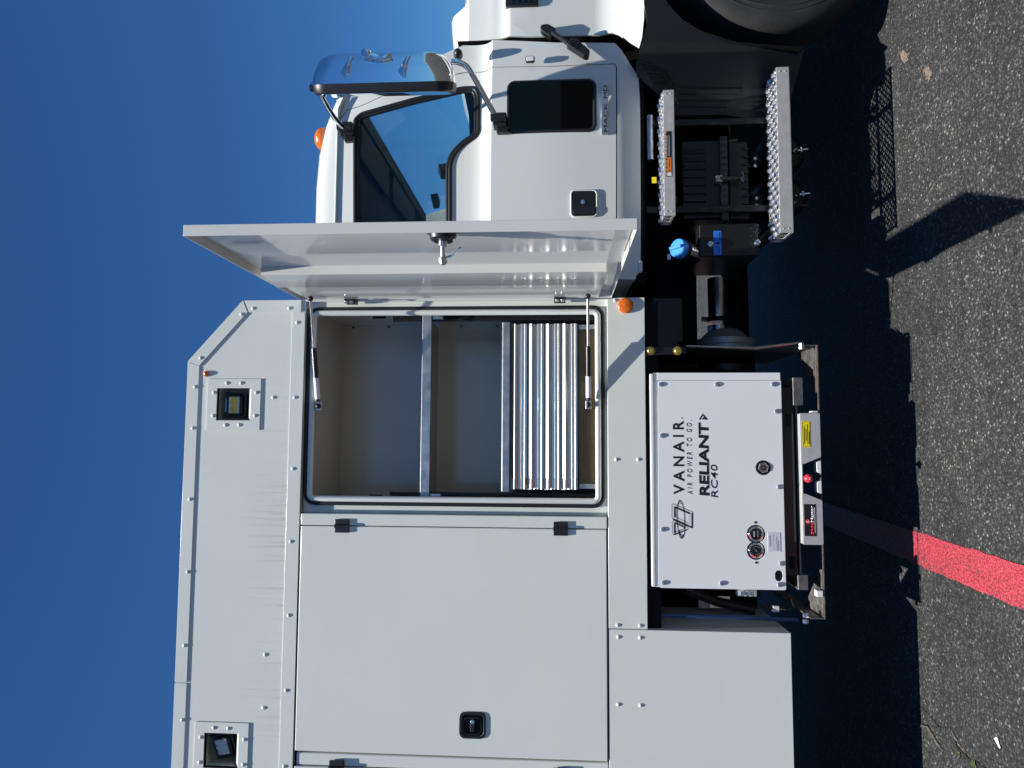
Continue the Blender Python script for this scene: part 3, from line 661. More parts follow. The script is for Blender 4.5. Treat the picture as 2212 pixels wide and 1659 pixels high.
# ------------------------------------------------------------------ air compressor on its slide
cx0, cx1, cz0, cz1 = -.6015, .2835, .580, 1.104
AC = thing('air_compressor', 'white boxed air compressor with gauges and black lettering, below the truck body', 'compressor', ((cx0+cx1)/2, .28, cz0-.07))
xs_ = P('z5', 800, 827).x
g1 = P('a7', 988, 1146); g2 = P('a7', 988, 1281); gm = P('a7', 1045, 605); gs = P('a7', 1175, 1487)
gp = g1-g2; gr = .0375
def circ(c, r, n=28, a0=0, a1=360): return [(c.x+r*math.cos(rad(a0+(a1-a0)*k/n)), c.z+r*math.sin(rad(a0+(a1-a0)*k/n))) for k in range(n + (0 if a1-a0 == 360 else 1))]
al = math.degrees(math.acos(min(1, (gp.length/2)/gr))) if gr > gp.length/2 else 8
eight = circ(g1, gr, 24, -180+al, 180-al)+circ(g2, gr, 24, al, 360-al)
slot = rrect(gs.x-.022, gs.x+.022, gs.z-.0155, gs.z+.0155, .015)
cab_ = B().box(cx0+.002, cx1, .004, .56, cz0, cz1-.004).done('cabinet', 'box_paint', AC, .003)
fp = panel('front_panel', roundpoly([(cx0, cz0-.002), (xs_, cz0-.002), (xs_, cz1-.022), (cx0, cz1-.014)], [.008, .004, .004, .018]), [eight, circ(gm, .030), slot], -.003, .0065, 'box_paint', AC, bevel=.0012)
B().box(cx0+.004, cx1-.004, -.004, .56, cz1-.0035, cz1+.012).done('lid', 'box_paint', AC, .004)
B().box(xs_+.0015, cx1, -.0015, .0038, cz0, cz1-.018).done('corner_post', 'box_paint', AC, .001)
bolts('a7', [(222, 343), (228, 1108), (236, 1543), (708, 1548), (1180, 1560), (1158, 145), (1178, 762), (1196, 1387)], -.003, fp, 'box_bolt')
bolts('b2', [(282, 315), (893, 315)], -.003, fp, 'box_bolt'); bolts('z5', [(1236, 852)], -.003, fp, 'box_bolt')
B().box(min(g1.x, g2.x)-.045, max(g1.x, g2.x)+.045, .00355, .0039, g1.z-.05, g1.z+.05).done('gauge_backing', 'black_print', AC)
for q, kd in ((g1, 0), (g2, 1)):
    ga = B().lathe([(.0305, .0035), (.0315, -.0025), (.0295, -.0045), (.0235, -.0040), (.0222, -.0008), (.0222, .0035)], q, (0, 1, 0), 32, cap=False).done('gauge', 'chrome', AC)
    B().lathe([(.0224, 0), (.0224, .002), (0, .002)], q+Vector((0, -.0005, 0)), (0, 1, 0), 28).done('dial', 'black_print', ga)
    if kd == 0:
        B().box(q.x-.012, q.x+.012, q.y-.0012, q.y-.0006, q.z+.004, q.z+.011).done('counter_window', 'grey_label', ga)
        text('HOURS', (q.x-.013, q.x+.013, q.z-.010, q.z-.005), q.y-.0006, 'white_print', ga, thick=.0004)
    else:
        tk = B()
        for k in range(11):
            a = rad(225-27*k); c_ = Vector((math.cos(a), 0, math.sin(a))); t_ = Vector((-c_.z, 0, c_.x))*.0009; o2 = q+Vector((0, -.0008, 0))
            tk.bm.faces.new([tk.bm.verts.new(o2+c_*r_+s2) for r_, s2 in ((.015, t_), (.015, -t_), (.0195, -t_), (.0195, t_))])
        tk.done('dial_marks', 'white_print', ga, smooth=0)
        B().tube([q+Vector((-.004, -.0018, -.004)), q+Vector((.011, -.0018, .010))], [.0010, .0005], 6).done('needle', 'white_print', ga)
    B().lathe([(.0228, 0), (.0228, -.0006)], q+Vector((0, -.0031, 0)), (0, 1, 0), 28).done('glass', 'gauge_glass', ga)
for a, c in ((983, 1052), (991, 1380)): B().lathe([(.005, 0), (.005, -.0016), (0, -.002)], P('a7', a, c, -.003), (0, 1, 0), 10).done('hole_plug', 'black_print', AC)
po = B().lathe([(.0305, .004), (.0305, -.0035), (.026, -.0045), (.026, .004)], gm, (0, 1, 0), 32, cap=False).done('outlet_port', 'black_plastic', AC)
B().lathe([(.0225, .006), (.0225, -.007), (.020, -.009), (.011, -.009), (.011, .004), (.006, .004), (.006, -.006), (0, -.006)], gm, (0, 1, 0), 6).done('hex_fitting', 'pipe_steel', po, smooth=20)
B().lathe([(.0262, .0033), (0, .0033)], gm, (0, 1, 0), 24, cap=False).done('port_back', 'black_print', po)
B().box(gs.x-.03, min(gs.x+.03, cx1), .00355, .0039, max(gs.z-.02, cz0+.001), gs.z+.02).lathe([(.009, .004), (.009, -.002), (.005, -.002), (.005, .002), (0, .002)], gs, (0, 1, 0), 14).done('drain_plug', 'black_paint', AC)
# lettering on the front
Yp = -.0031
def tbox(a0, a1, b0, b1): r = rect('a7', a0, a1, b0, b1, Yp); return r
text('VANAIR', tbox(312, 400, 222, 822), Yp, 'black_print', fp, bold=.022, space=1.55, split=True)
ring('trade_mark', circ(P('a7', 382, 201), .0030, 12), circ(P('a7', 382, 201), .0019, 12), Yp-.0008, Yp, 'grey_print', fp)
text('AIR POWER TO GO.', tbox(424, 466, 216, 822), Yp, 'black_print', fp, shear=.18, space=1.7)
text('RELIANT', tbox(522, 602, 235, 834), Yp, 'black_print', fp, bold=.035, shear=.05, split=True)
text('RC40', tbox(619, 674, 580, 848), Yp, 'black_print', fp, bold=.004, shear=.12, space=1.1, split=True)
def flat(pts, mat, nm='emblem'):
    b = B(); r = [P('a7', a, c, Yp) for a, c in pts]; b.prism([(p.x, p.z) for p in r], Yp-.0008, Yp); return b.done(nm, mat, fp, smooth=0)
def stroke(pts, wd, mat, closed=False, nm='emblem', v='a7'):
    q = [Vector((p.x, p.z)) for p in (P(v, a, c, Yp) for a, c in pts)]; n = len(q); b = B(); A, C, A2, C2 = [], [], [], []
    for i in range(n):
        pa = q[i-1] if closed or i else q[i]; pb = q[(i+1) % n] if closed or i < n-1 else q[i]
        d_ = (pb-pa).normalized(); nn = Vector((-d_.y, d_.x))*wd
        for L, s_ in ((A, 1), (C, -1)): L.append(b.bm.verts.new((q[i].x+nn.x*s_, Yp-.0008, q[i].y+nn.y*s_)))
    for i in range(n if closed else n-1): j = (i+1) % n; b.bm.faces.new((A[i], A[j], C[j], C[i]))
    return b.done(nm, mat, fp, smooth=0)
# chevron beside the model name
stroke([(528, 212), (552, 170), (588, 212)], .0032, 'black_print'); flat([(562, 190), (546, 212), (580, 212)], 'navy_print')
# emblem: a slanted frame over a smaller wedge frame, threaded by an orbit
EM = dict(v='e1')
for lp2 in ([(78, 172), (95, 165), (478, 328), (486, 345), (486, 640), (92, 462), (80, 445)], [(82, 520), (108, 496), (380, 618), (390, 640), (388, 672), (130, 786), (88, 765)], [(168, 262), (425, 372), (425, 560), (165, 438)]):
    stroke(lp2, .0008, 'black_print', True, **EM)
for ln, wd in (([(134, 235), (132, 440)], .0029), ([(125, 225), (432, 358)], .0027), ([(474, 345), (474, 640)], .0024), ([(98, 470), (205, 512), (482, 643)], .0027), ([(133, 535), (131, 752)], .0027), ([(130, 538), (345, 640)], .0026), ([(112, 775), (250, 725), (382, 676)], .0022), ([(150, 722), (330, 655)], .0010)):
    stroke(ln, wd, 'black_print', **EM)
ob = smoothed([Vector((a, c, 0)) for a, c in ((225, 95), (190, 190), (178, 440), (195, 650), (228, 795), (266, 850), (302, 815), (326, 700), (327, 450), (308, 270), (272, 140), (225, 95))], 5)[:-1]
stroke([(p.x, p.y) for p in ob], .0013, 'black_print', True, **EM)
stroke([(212, 690), (238, 770), (268, 838), (300, 770)], .0022, 'black_print', **EM); stroke([(195, 185), (226, 125), (262, 180)], .0012, 'black_print', **EM)
sb = rect('a7', 1085, 1188, 1135, 1290, Yp)
pl = B().box(sb[0], sb[1], Yp-.0012, Yp, sb[2], sb[3]).done('rating_plate', 'grey_label', fp, .0005)
w_, h_ = sb[1]-sb[0], sb[3]-sb[2]
text('VANAIR', (sb[0]+.25*w_, sb[0]+.85*w_, sb[2]+.74*h_, sb[2]+.88*h_), Yp-.0012, 'black_print', pl, thick=.0003)
for k, (u0, u1) in enumerate(((.06, .45), (.5, .9), (.06, .8), (.06, .6))):
    B().box(sb[0]+u0*w_, sb[0]+u1*w_, Yp-.0015, Yp-.0011, sb[2]+(.5-.12*(k//1))*h_ if k > 1 else sb[2]+.52*h_, sb[2]+(.53-.12*k)*h_+.0015 if k > 1 else sb[2]+.56*h_).done('print_line', 'grey_print', pl)
# black base channel under the cabinet
bz0 = P('D', 1722, 1100).z
bs = B().box(cx0+.055, cx1-.06, .015, .55, bz0+.004, cz0-.003).box(cx0, cx1-.05, .03, .55, bz0-.006, bz0+.004).done('base_frame', 'black_paint', AC, .003)
for ex in (-.52, .06): B().box(ex, ex+.05, .010, .016, bz0+.01, bz0+.03).done('fork_slot', 'chassis_black', bs)
# ------------------------------------------------------------------ slide-out tray
SL = thing('slide_out_tray', 'metal slide-out tray with red ball knob carrying the compressor', 'slide tray', (-.15, .3, P('D', 1775, 1000).z))
zr = P('D', 1776, 1180).z; zr1 = P('D', 1728, 1000).z
fl_ = rect('z8', 178, 262, 138, 702, -.02); fx0, fx1 = fl_[0], fl_[1]; fz0, fz1 = P('z8', 262, 620, -.02).z, P('z8', 170, 420, -.02).z
nA, nB = P('b3', 480, 1195, -.02).x, P('b3', 580, 1140, -.02).x; nC, nD = P('b3', 480, 1440, -.02).x, P('b3', 590, 1495, -.02).x
zn = fz1-.012
B().prism(roundpoly([(nA, zn-.002), (nB, fz0), (fx1, fz0), (fx1, fz1), (nA, fz1)], [.002, .004, .006, .006, .002]), -.02, -.016).done('face_plate', 'slide_aluminium', SL, .0006)
B().prism(roundpoly([(nC, zn-.002), (nC, fz1), (fx0, fz1), (fx0, fz0), (nD, fz0)], [.002, .002, .006, .006, .004]), -.02, -.016).done('face_plate', 'slide_aluminium', SL, .0006)
B().box(nC, nA, -.0195, -.016, fz1-.006, fz1-.0005).box(fx0+.002, fx1-.002, -.016, .10, fz1-.004, fz1-.001).done('top_fold', 'slide_aluminium', SL, .001)
kx, kzz = P('b3', 482, 1315, -.05).x, P('b3', 482, 1315, -.05).z
kn = B().ball((kx, -.05, kzz), .0175, 20).done('ball_knob', 'red_knob', SL)
B().tube([(kx, -.035, kzz), (kx, .08, kzz-.01)], .006, 8).done('knob_rod', 'black_paint', kn)
text('⊕' if False else 'M', (kx-.005, kx+.005, kzz-.004, kzz+.004), -.0672, 'white_print', kn, thick=.0003)
for v_ in ((1165, 1275), (1330, 1440)):
    q0, q1 = P('b3', 570, v_[1], 0).x, P('b3', 570, v_[0], 0).x
    B().prism(roundpoly([(q0, fz0-.004), (q1, fz0-.004), (q1-.006, fz0+.014), (q0+.006, fz0+.014)], .005), -.008, .03).done('roller_block', 'clear_lens', SL, .002)
# sticker plates
yb = rect('b3', 432, 500, 846, 1060, -.0206)
st = B().box(yb[0], yb[1], -.0208, -.0202, yb[2], yb[3]).done('warning_label', 'yellow_label', SL)
ring('label_border', sq((yb[0]+.003, yb[1]-.003, yb[2]+.002, yb[3]-.002)), sq((yb[0]+.0042, yb[1]-.0042, yb[2]+.0032, yb[3]-.0032)), -.0212, -.0207, 'black_print', st)
for k, (u0, u1) in enumerate(((.12, .8), (.25, .7), (.12, .88), (.12, .6))): B().box(yb[0]+u0*(yb[1]-yb[0]), yb[0]+u1*(yb[1]-yb[0]), -.0212, -.0207, yb[3]-.010-.0065*k, yb[3]-.0075-.0065*k).done('print_line', 'black_print', st)
bb_ = rect('z8', 182, 233, 528, 665, -.0206)
st = B().box(bb_[0], bb_[1], -.0208, -.0202, bb_[2], bb_[3]).done('maker_label', 'black_print', SL)
w_, h_ = bb_[1]-bb_[0], bb_[3]-bb_[2]
text('Slide', (bb_[0]+.06*w_, bb_[0]+.42*w_, bb_[2]+.22*h_, bb_[2]+.46*h_), -.0208, 'red_print', st, bold=.02)
text('Master', (bb_[0]+.44*w_, bb_[0]+.95*w_, bb_[2]+.22*h_, bb_[2]+.46*h_), -.0208, 'white_print', st, bold=.02)
c_ = Vector((bb_[0]+.45*w_, -.0208, bb_[2]+.72*h_)); B().lathe([(.0095, 0), (.0095, -.0008), (0, -.0008)], c_, (0, 1, 0), 18).done('emblem', 'red_print', st)
text('S', (c_.x-.004, c_.x+.004, c_.z-.005, c_.z+.005), -.0217, 'white_print', st, thick=.0003)
B().box(bb_[0]+.1*w_, bb_[0]+.9*w_, -.0212, -.0207, bb_[2]+.10*h_, bb_[2]+.13*h_).done('print_line', 'white_print', st)
# rails, corner gussets, feet
xl, xr = P('D', 1778, 1338).x, P('D', 1758, 745).x; zb = P('D', 1776, 1200).z
rl = B().box(xl, xr, -.004, .0, zb-.006, zb+.0005).done('front_rail', 'rust_steel', SL, .001)
B().box(xl, xl+.005, .0, .7, zb-.006, zb+.05).done('side_rail', 'worn_steel', SL); B().box(xr-.005, xr, .0, .7, zb-.006, zb+.05).done('side_rail', 'worn_steel', SL)
for sx, s_ in ((xl+.006, 1), (xr-.006, -1)):
    B().prism([(sx, .004), (sx+s_*.19, .004), (sx+s_*.19, .02), (sx, .22)], zb-.0015, zb+.0025, 'z').done('corner_gusset', 'worn_steel', SL, .0006)
for a in (xl+.09, xr-.30): B().box(a, a+.026, -.012, .02, zb+.004, zb+.03).done('stop_block', 'clear_lens', SL, .003)
B().box(cx0+.02, cx1-.02, .03, .6, zr1-.004, zr1+.002).done('tray_deck', 'worn_steel', SL)
for a0, a1 in ((cx0+.0, cx0+.06), (cx1-.135, cx1-.02)): B().box(a0, a1, .004, .05, P('D', 1746, 1000, .0).z+.012, bz0+.003).done('tray_foot', 'worn_steel', SL, .002)
# ------------------------------------------------------------------ frame of the bay, chassis, running gear (mostly in deep shade)
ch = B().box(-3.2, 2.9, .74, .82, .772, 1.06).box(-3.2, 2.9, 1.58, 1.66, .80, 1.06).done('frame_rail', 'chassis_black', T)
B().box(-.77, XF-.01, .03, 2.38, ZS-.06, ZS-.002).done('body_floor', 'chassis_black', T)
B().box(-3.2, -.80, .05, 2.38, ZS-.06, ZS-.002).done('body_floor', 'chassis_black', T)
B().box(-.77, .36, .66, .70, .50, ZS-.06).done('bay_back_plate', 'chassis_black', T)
B().box(-3.2, .30, 2.36, 2.40, .50, ZS).done('far_skirt', 'body_paint', T)
xb = P('a6', 300, 1010).x
bp_ = B().box(xb-.005, xb, .01, .62, zb+.02, ZS-.003).done('bay_side_plate', 'black_paint', T, .001)
br = rect('a6', 115, 560, 1012, 1112, .012)
bk = B().prism([(br[0], br[3]), (br[1], br[3]), (br[1], br[2]), (br[0]+.012, br[2])], .010, .018).done('bay_bracket', 'black_paint', T, .002)
for a, c in ((168, 1055), (462, 1055)):
    q = P('a6', a, c, .01); B().lathe([(.0185, 0), (.0185, -.003), (.012, -.0032), (.012, -.010), (.010, -.012), (0, -.012)], q, (0, 1, 0), 12).done('bracket_bolt', 'yellow_zinc', bk)
B().box(br[1]-.03, br[1]+.10, .05, .058, .99, ZS-.002).done('hanger_plate', 'black_paint', T, .002)
B().box(P('a6', 300, 960, .2).x, P('a6', 300, 480, .2).x, .20, .21, P('a6', 520, 700, .2).z, ZS-.062).done('gusset_plate', 'black_paint', T, .003)
for a, c in ((278, 862), (395, 862), (285, 958), (402, 958)):
    q = P('a6', a, c, .2); B().lathe([(.013, 0), (.013, -.003), (.0095, -.003), (.0095, -.010), (0, -.011)], q, (0, 1, 0), 10).done('plate_bolt', 'zinc', T)
for a, c in ((1745, 985), (1870, 470)):
    pass
q = P('a6', 1760, 985, .0)
for k in (-1, 1): B().lathe([(.011, 0), (.011, k*.010), (.007, k*.014), (0, k*.014)], (xb+.002*k, .0, zb+.06), (1, 0, 0), 6).done('bay_bolt', 'zinc', T)
# bright strap along the side plate
B().tube([P('a6', 560, 1000, .0), P('a6', 1310, 1025, .0), P('a6', 1800, 968, .0)], [.003, .007, .006], 8).done('brace_rod', 'pipe_steel', T)
# exhaust pipe, clamp and after-treatment drum
pc = P('a6', 905, 520, .95); pr1 = .055
def exx(b_): return P('a6', 905, b_, .95).x
pp = B().cyl((exx(740), .95, pc.z), (exx(270), .95, pc.z), pr1, seg=32).done('exhaust_pipe', 'pipe_steel', T, smooth=40)
B().torus((exx(715), .95, pc.z), (1, 0, 0), pr1+.003, .012, 28, 8).box(exx(730), exx(690), .93, .97, pc.z+pr1+.004, pc.z+pr1+.035).done('pipe_clamp', 'black_paint', pp)
B().lathe([(pr1, 0), (pr1+.006, .03), (pr1+.006, .06)], (exx(900), .95, pc.z), (1, 0, 0), 28).done('flexible_sleeve', 'pipe_steel', pp)
dr = B().lathe([(.0, 0), (.155, .0), (.162, .01), (.162, .03), (.150, .04), (.150, .065), (.162, .07), (.162, .10), (.13, .11), (.10, .14), (.07, .16)], (exx(1140), .95, pc.z-.03), (1, 0, 0), 36).done('exhaust_drum', 'slide_aluminium', T, smooth=40)
B().lathe([(.150, -.62), (.158, -.60), (.158, 0)], (exx(1140), .95, pc.z-.03), (1, 0, 0), 32).done('drum_shell', 'black_paint', dr)
# parts behind the compressor bay on the left: hose, wiring, grey junction box, hoist tubes
p0 = P('b4', 150, 470, .05); p1 = P('b4', 600, 485, .05); p2 = P('b4', 1150, 500, .08); p3 = P('b4', 1780, 530, .12)
AH = tag(B().tube(smoothed([p0, p1, p2, p3], 6), .0085, 10).done('air_hose', 'blue_hose'), 'dark blue air hose hanging down beside the compressor', 'hose')
r_ = rect('b4', 690, 818, 265, 405, .35); B().box(r_[0], r_[1], .35, .40, r_[2], r_[3]).done('junction_box', 'galvanised', T, .003)
B().tube([P('b4', 540, 190, .25), P('b4', 900, 330, .3), P('b4', 1300, 420, .3)], .022, 10).done('flex_conduit', 'black_plastic', T)
r_ = rect('b4', 1115, 1330, 190, 300, .10); cn = B().box(r_[0]+.01, r_[1], .10, .13, r_[2], r_[3]).done('wire_connector', 'clear_lens', AC, .004)
for k in range(3): B().box(r_[0]+.013, r_[1]-.006, .085, .10, r_[2]+.012+k*.022, r_[2]+.026+k*.022).done('connector_pin', 'chrome', cn, .003)
B().tube([P('b4', 1370, 375, .12), P('b4', 1450, 395, .12), P('b4', 1560, 410, .14), P('b4', 1640, 420, .16), P('b4', 1720, 380, .16), P('b4', 1690, 300, .16)], [.005, .007, .008, .006, .008, .006], 8).done('wire_bundle', 'black_plastic', AC)
r_ = rect('b4', 1500, 1570, 375, 440, .12); B().box(r_[0], r_[1], .115, .135, r_[2], r_[3]).done('wire_tag', 'grey_label', AC, .002)
q = P('b4', 1860, 500, .02); B().lathe([(.012, 0), (.012, .014), (.008, .018), (0, .018)], q, (1, 0, 0), 8).lathe([(.012, 0), (.012, -.014), (.008, -.018), (0, -.018)], q+Vector((-.008, 0, 0)), (1, 0, 0), 8).done('slide_bolt', 'zinc', SL)
# ------------------------------------------------------------------ cab
YC = .13
zcr = P('D', 1061, 300, YC).z; zdb = P('D', 1331, 300, YC).z; zbt = P('D', 1381, 300, YC).z
def ycab(x, z):
    y = YC
    if z > zcr:
        t = z-zcr; y += .052*(1-math.exp(-t/.030)) + .052*t + max(0, t-.52)*.10
    elif z > zcr-.012: y += 0
    y += .03*max(0, zdb-.02-z)/.09
    y -= .006*math.sin(max(0, min(1, (z-zdb)/(zcr-zdb)))*math.pi)
    y += max(0, x-1.46)*.10
    return y
def cpt(v, a, b_):
    y = YC
    for _ in range(6): p_ = P(v, a, b_, y); y = ycab(p_.x, p_.z)
    return (p_.x, p_.z)
def cpts(v, pts): return [cpt(v, *q) for q in pts]
xcr = cpt('D', 1250, 603)[0]
rear = [(xcr, cpt('D', 690, 600)[1]), (xcr, cpt('D', 1365, 600)[1])]
outl = cpts('D', [(1372, 599), (1384, 585), (1384, 420), (1382, 212), (1379, 167), (1373, 157), (1341, 106), (1328, 93), (1200, 92), (1000, 98)]) + cpts('D', [(900, 143), (800, 182), (742, 205), (727, 216)]) + cpts('D', [(726, 240), (725, 330), (724, 480)]) + [rear[0], rear[1]]
seam = cpts('z1', [(1765, 1500), (1765, 362), (1752, 348), (1680, 352), (1400, 362), (1080, 376), (940, 396), (890, 405), (700, 470), (490, 525), (380, 575), (300, 600), (268, 640), (250, 700), (246, 800), (244, 1100), (243, 1500)])
win = roundpoly(cpts('a3', [(255, 1960), (255, 470), (330, 400), (900, 240), (1450, 112), (1590, 112), (1636, 200), (1636, 640), (1480, 740), (1370, 850), (1325, 960), (1325, 1400), (1325, 1960)]), [.02, .02, .02, .0, .03, .03, .03, .04, .02, .02, .03, 0, .02], 4)
pwr = rect('a1', 640, 1548, 803, 1356, YC); peep = rrect(*pwr, .035, 6)
zc_ = [zcr+q for q in (-.02, 0, .004, .008, .013, .018, .024, .031, .04, .05, .065, .085, .11, .14, .18, .23, .3, .4, .5, .56, .62)]+[zdb-.09+.03*q for q in range(18) if zdb-.09+.03*q < zcr-.02]
xc_ = [.74+.06*q for q in range(22)]
shell = panel('cab_side', outl, [offs(seam, .003)], ycab, .012, 'cab_paint', T, zc_, xc_)
door = panel('cab_door', offs(seam, -.002), [win, peep], ycab, .022, 'cab_paint', T, zc_, xc_)
B().box(seam[0][0]+.0, seam[5][0]-.02, YC+.06, YC+.065, zdb-.06, zcr-.02).done('door_card', 'cab_inside', door) if False else None
def bent_loop(pts, r, dy, mat, nm, par, seg=8, flat_=1.):
    b = B(); n = len(pts); o1 = [offs(pts, r*math.cos(2*math.pi*k/seg)) for k in range(seg)]
    R = [[(o1[k][i][0], ycab(pts[i][0], pts[i][1])+dy+flat_*r*math.sin(2*math.pi*k/seg), o1[k][i][1]) for k in range(seg)] for i in range(n)]
    R.append(R[0]); b.rings(R, cap=False); return b.done(nm, mat, par, smooth=60)
bent_loop(offs(win, -.008), .011, .002, 'seal_rubber', 'window_seal', door)
bent_loop(offs(win, -.022), .009, .006, 'black_plastic', 'window_channel', door)
panel('window_pane', offs(win, -.012), [], lambda x, z: ycab(x, z)+.010, .004, 'window_glass', door, zc_, xc_)
bent_loop(offs(peep, -.006), .009, .001, 'seal_rubber', 'peep_window_seal', door)
panel('peep_window_pane', offs(peep, -.010), [], YC+.004, .004, 'dark_glass', door)
# dark pan behind the lower window
B().box(pwr[0]-.05, pwr[1]+.05, YC+.10, YC+.105, pwr[2]-.05, pwr[3]+.05).done('door_pocket', 'cab_inside', door)
# door handle in its dish
hr = rect('z1', 1515, 1662, 1035, 1185, YC-.003)
ring('handle_dish', rrect(hr[0]-.0, hr[1], hr[2], hr[3], .02), rrect(hr[0]+.006, hr[1]-.006, hr[2]+.006, hr[3]-.006, .016), YC-.012, YC+.0, 'cab_paint', door, .003)
hd = B().prism(rrect(hr[0]+.005, hr[1]-.005, hr[2]+.005, hr[3]-.005, .016), YC-.010, YC-.002).done('door_handle', 'black_paint', door, .002)
B().prism(rrect(hr[0]+.012, hr[0]+.045, hr[2]+.010, hr[3]-.010, .01), YC-.016, YC-.009).done('handle_paddle', 'black_plastic', hd, .002)
q = P('z1', 1583, 1100, YC-.011); B().lathe([(.010, 0), (.010, -.003), (.007, -.004), (0, -.004)], q, (0, 1, 0), 14).done('key_lock', 'zinc', hd)
# name plate on the door
nb = rect('a1', 1600, 1672, 852, 1380, YC-.003)
pl = B().box(nb[0], nb[1], YC-.010, YC-.002, nb[2], nb[3]).done('name_plate', 'badge_silver', door, .0015)
w_, h_ = nb[1]-nb[0], nb[3]-nb[2]
text('MACK', (nb[0]+.05*w_, nb[0]+.60*w_, nb[2]+.16*h_, nb[2]+.70*h_), YC-.010, 'black_print', pl, thick=.0015)
text('MD', (nb[0]+.70*w_, nb[0]+.95*w_, nb[2]+.16*h_, nb[2]+.70*h_), YC-.010, 'black_print', pl, thick=.0015)
# small side lamp
r_ = rect('a1', 828, 922, 583, 645, YC); sm = B().prism(rrect(*r_, .008), YC-.012, YC+.002).done('side_lamp', 'black_plastic', T, .002)
B().prism(rrect(r_[0]+.004, r_[1]-.004, r_[2]+.004, r_[3]-.004, .005), YC-.0165, YC-.010).done('lens', 'clear_lens', sm, .002)
# cab box: back, floor, far side, roof
zsill = outl[2][1]
ztop = outl[-3][1]
yfar = 2.28
B().prism([(xcr, zbt+.02), (xcr+.012, zbt+.02), (xcr+.012, ztop), (xcr, ztop)], YC+.012, yfar).done('cab_back_wall', 'cab_paint', T)
B().box(xcr-.004, xcr-.001, YC+.35, yfar-.35, zcr+.05, ztop-.12).done('rear_window', 'dark_glass', T)
B().box(xcr+.012, 1.66, YC+.07, yfar-.03, zbt+.03, zbt+.05).done('cab_floor', 'cab_inside', T)
zdash = P('a3', 1250, 600, .9).z
xws, zws = cpt('D', 1000, 100); xrf, zrf = cpt('D', 742, 206)
far_out = [(xcr+.012, zbt+.03), (xws, zbt+.03), (xws, zws), (xrf, zrf), (xcr+.012, ztop)]
far_win = [(xcr+.25, zcr+.08), (xws-.12, zcr+.06), (xrf-.08, zrf-.08), (xcr+.25, zrf-.06)]
panel('far_cab_side', far_out, [far_win], lambda x, z: yfar+.0-.0-(ycab(x, z)-YC), .01, 'cab_paint', T, zc_)
panel('far_window_pane', offs(far_win, .004), [], lambda x, z: yfar+.004-(ycab(x, z)-YC), .003, 'window_glass', T, zc_)
# roof crown
ro = cpts('D', [(718, 222), (697, 270), (683, 329), (677, 400), (675, 476)]); zr_ = [(p_[0], p_[1]) for p_ in ro]+[(xcr, ro[-1][1])]
zr_ = [(xrf+.005, zrf-.003)]+zr_
yl = ycab(1.2, zrf)
b = B(); ym = (yl+yfar-.18)/2; hw = ym-yl
sect = [(-1.0, 0, .0), (-1.0, .03, .35), (-.985, .55, .75), (-.965, .80, .9), (-.93, 1.0, 1.0), (-.6, 1.06, 1), (0, 1.08, 1), (.6, 1.06, 1), (.93, 1.0, 1), (.985, .55, 1), (1.0, 0, 1)]
edge_z = ztop
R = []
for i, (x_, z_) in enumerate(smoothed([(a, 0, c) for a, c in zr_], 4)[0:0] or zr_):
    base = edge_z if x_ < xrf-.06 else min(edge_z, zrf-.004)
    R.append([(x_, ym+hw*s_+(0.004 if s_ == -1 else 0), base+(max(z_, base+.004)-base)*k_) for s_, k_, _ in sect])
b.rings(R, cap=False, closed=False)
rfo = b.done('cab_roof', 'cab_paint', T, smooth=50)
B().box(xcr+.02, xrf-.04, yl+.03, yfar-.22, ztop-.05, ztop-.035).done('headliner', 'headliner', T)
B().box(xrf-.075, xrf-.005, yl+.03, yfar-.2, zrf-.065, zrf-.018).done('windscreen_header', 'headliner', T)
B().box(xrf-.26, xrf-.08, yl+.15, yl+.75, ztop-.075, ztop-.062).done('sun_visor', 'headliner', T, .006)
B().box(xrf-.24, xrf-.04, yl+.85, yl+1.5, ztop-.075, ztop-.062).done('sun_visor', 'headliner', T, .006)
# drip rail over the door
yr = ycab(1.1, ztop)
B().tube([(xrf-.02, ycab(1.2, zrf)-.004, zrf-.01), (xrf-.08, yr-.006, ztop-.004), (xcr, yr-.006, ztop-.003)], .007, 8).done('drip_rail', 'cab_paint', T)
# windscreen
b = B(); q = [(xws, YC+.10, zws+.0), (xws, yfar-.1, zws), (xrf, yfar-.2, zrf), (xrf, yl+.02, zrf)]; n_ = Vector((zws-zrf, 0, xrf-xws)); n_ = Vector((zrf-zws, 0, xws-xrf)).normalized()*.005
b.rings([[Vector(p_) for p_ in q], [Vector(p_)-n_ for p_ in q]]).done('windscreen', 'window_glass', T, smooth=0)
tp = lambda v, a, c, s_: PX(v, a, c, s_)
def on_screen(v, a, c):      # point on the windscreen seen at a picture place
    n = Vector((zrf-zws, 0, xws-xrf)).normalized(); r = ray(v, a, c); p0 = Vector((xws, 0, zws)); return CAM + r*((p0-CAM).dot(n)/r.dot(n)) - n*.008
b = B(); pts = [on_screen('a3', *q) for q in ((1085, 1275), (1165, 1262), (1192, 1340), (1185, 1425), (1122, 1430))]; nn = Vector((zrf-zws, 0, xws-xrf)).normalized()
b.rings([pts, [p_-nn*.002 for p_ in pts]]).done('screen_sticker', 'headliner', T, smooth=0)
b = B(); pts = [on_screen('a3', *q) for q in ((1172, 945), (1260, 935), (1320, 960), (1320, 1050), (1172, 1030))]
b.rings([pts, [p_-nn*.05 for p_ in pts]]).done('sensor_box', 'cab_inside', T, smooth=0)
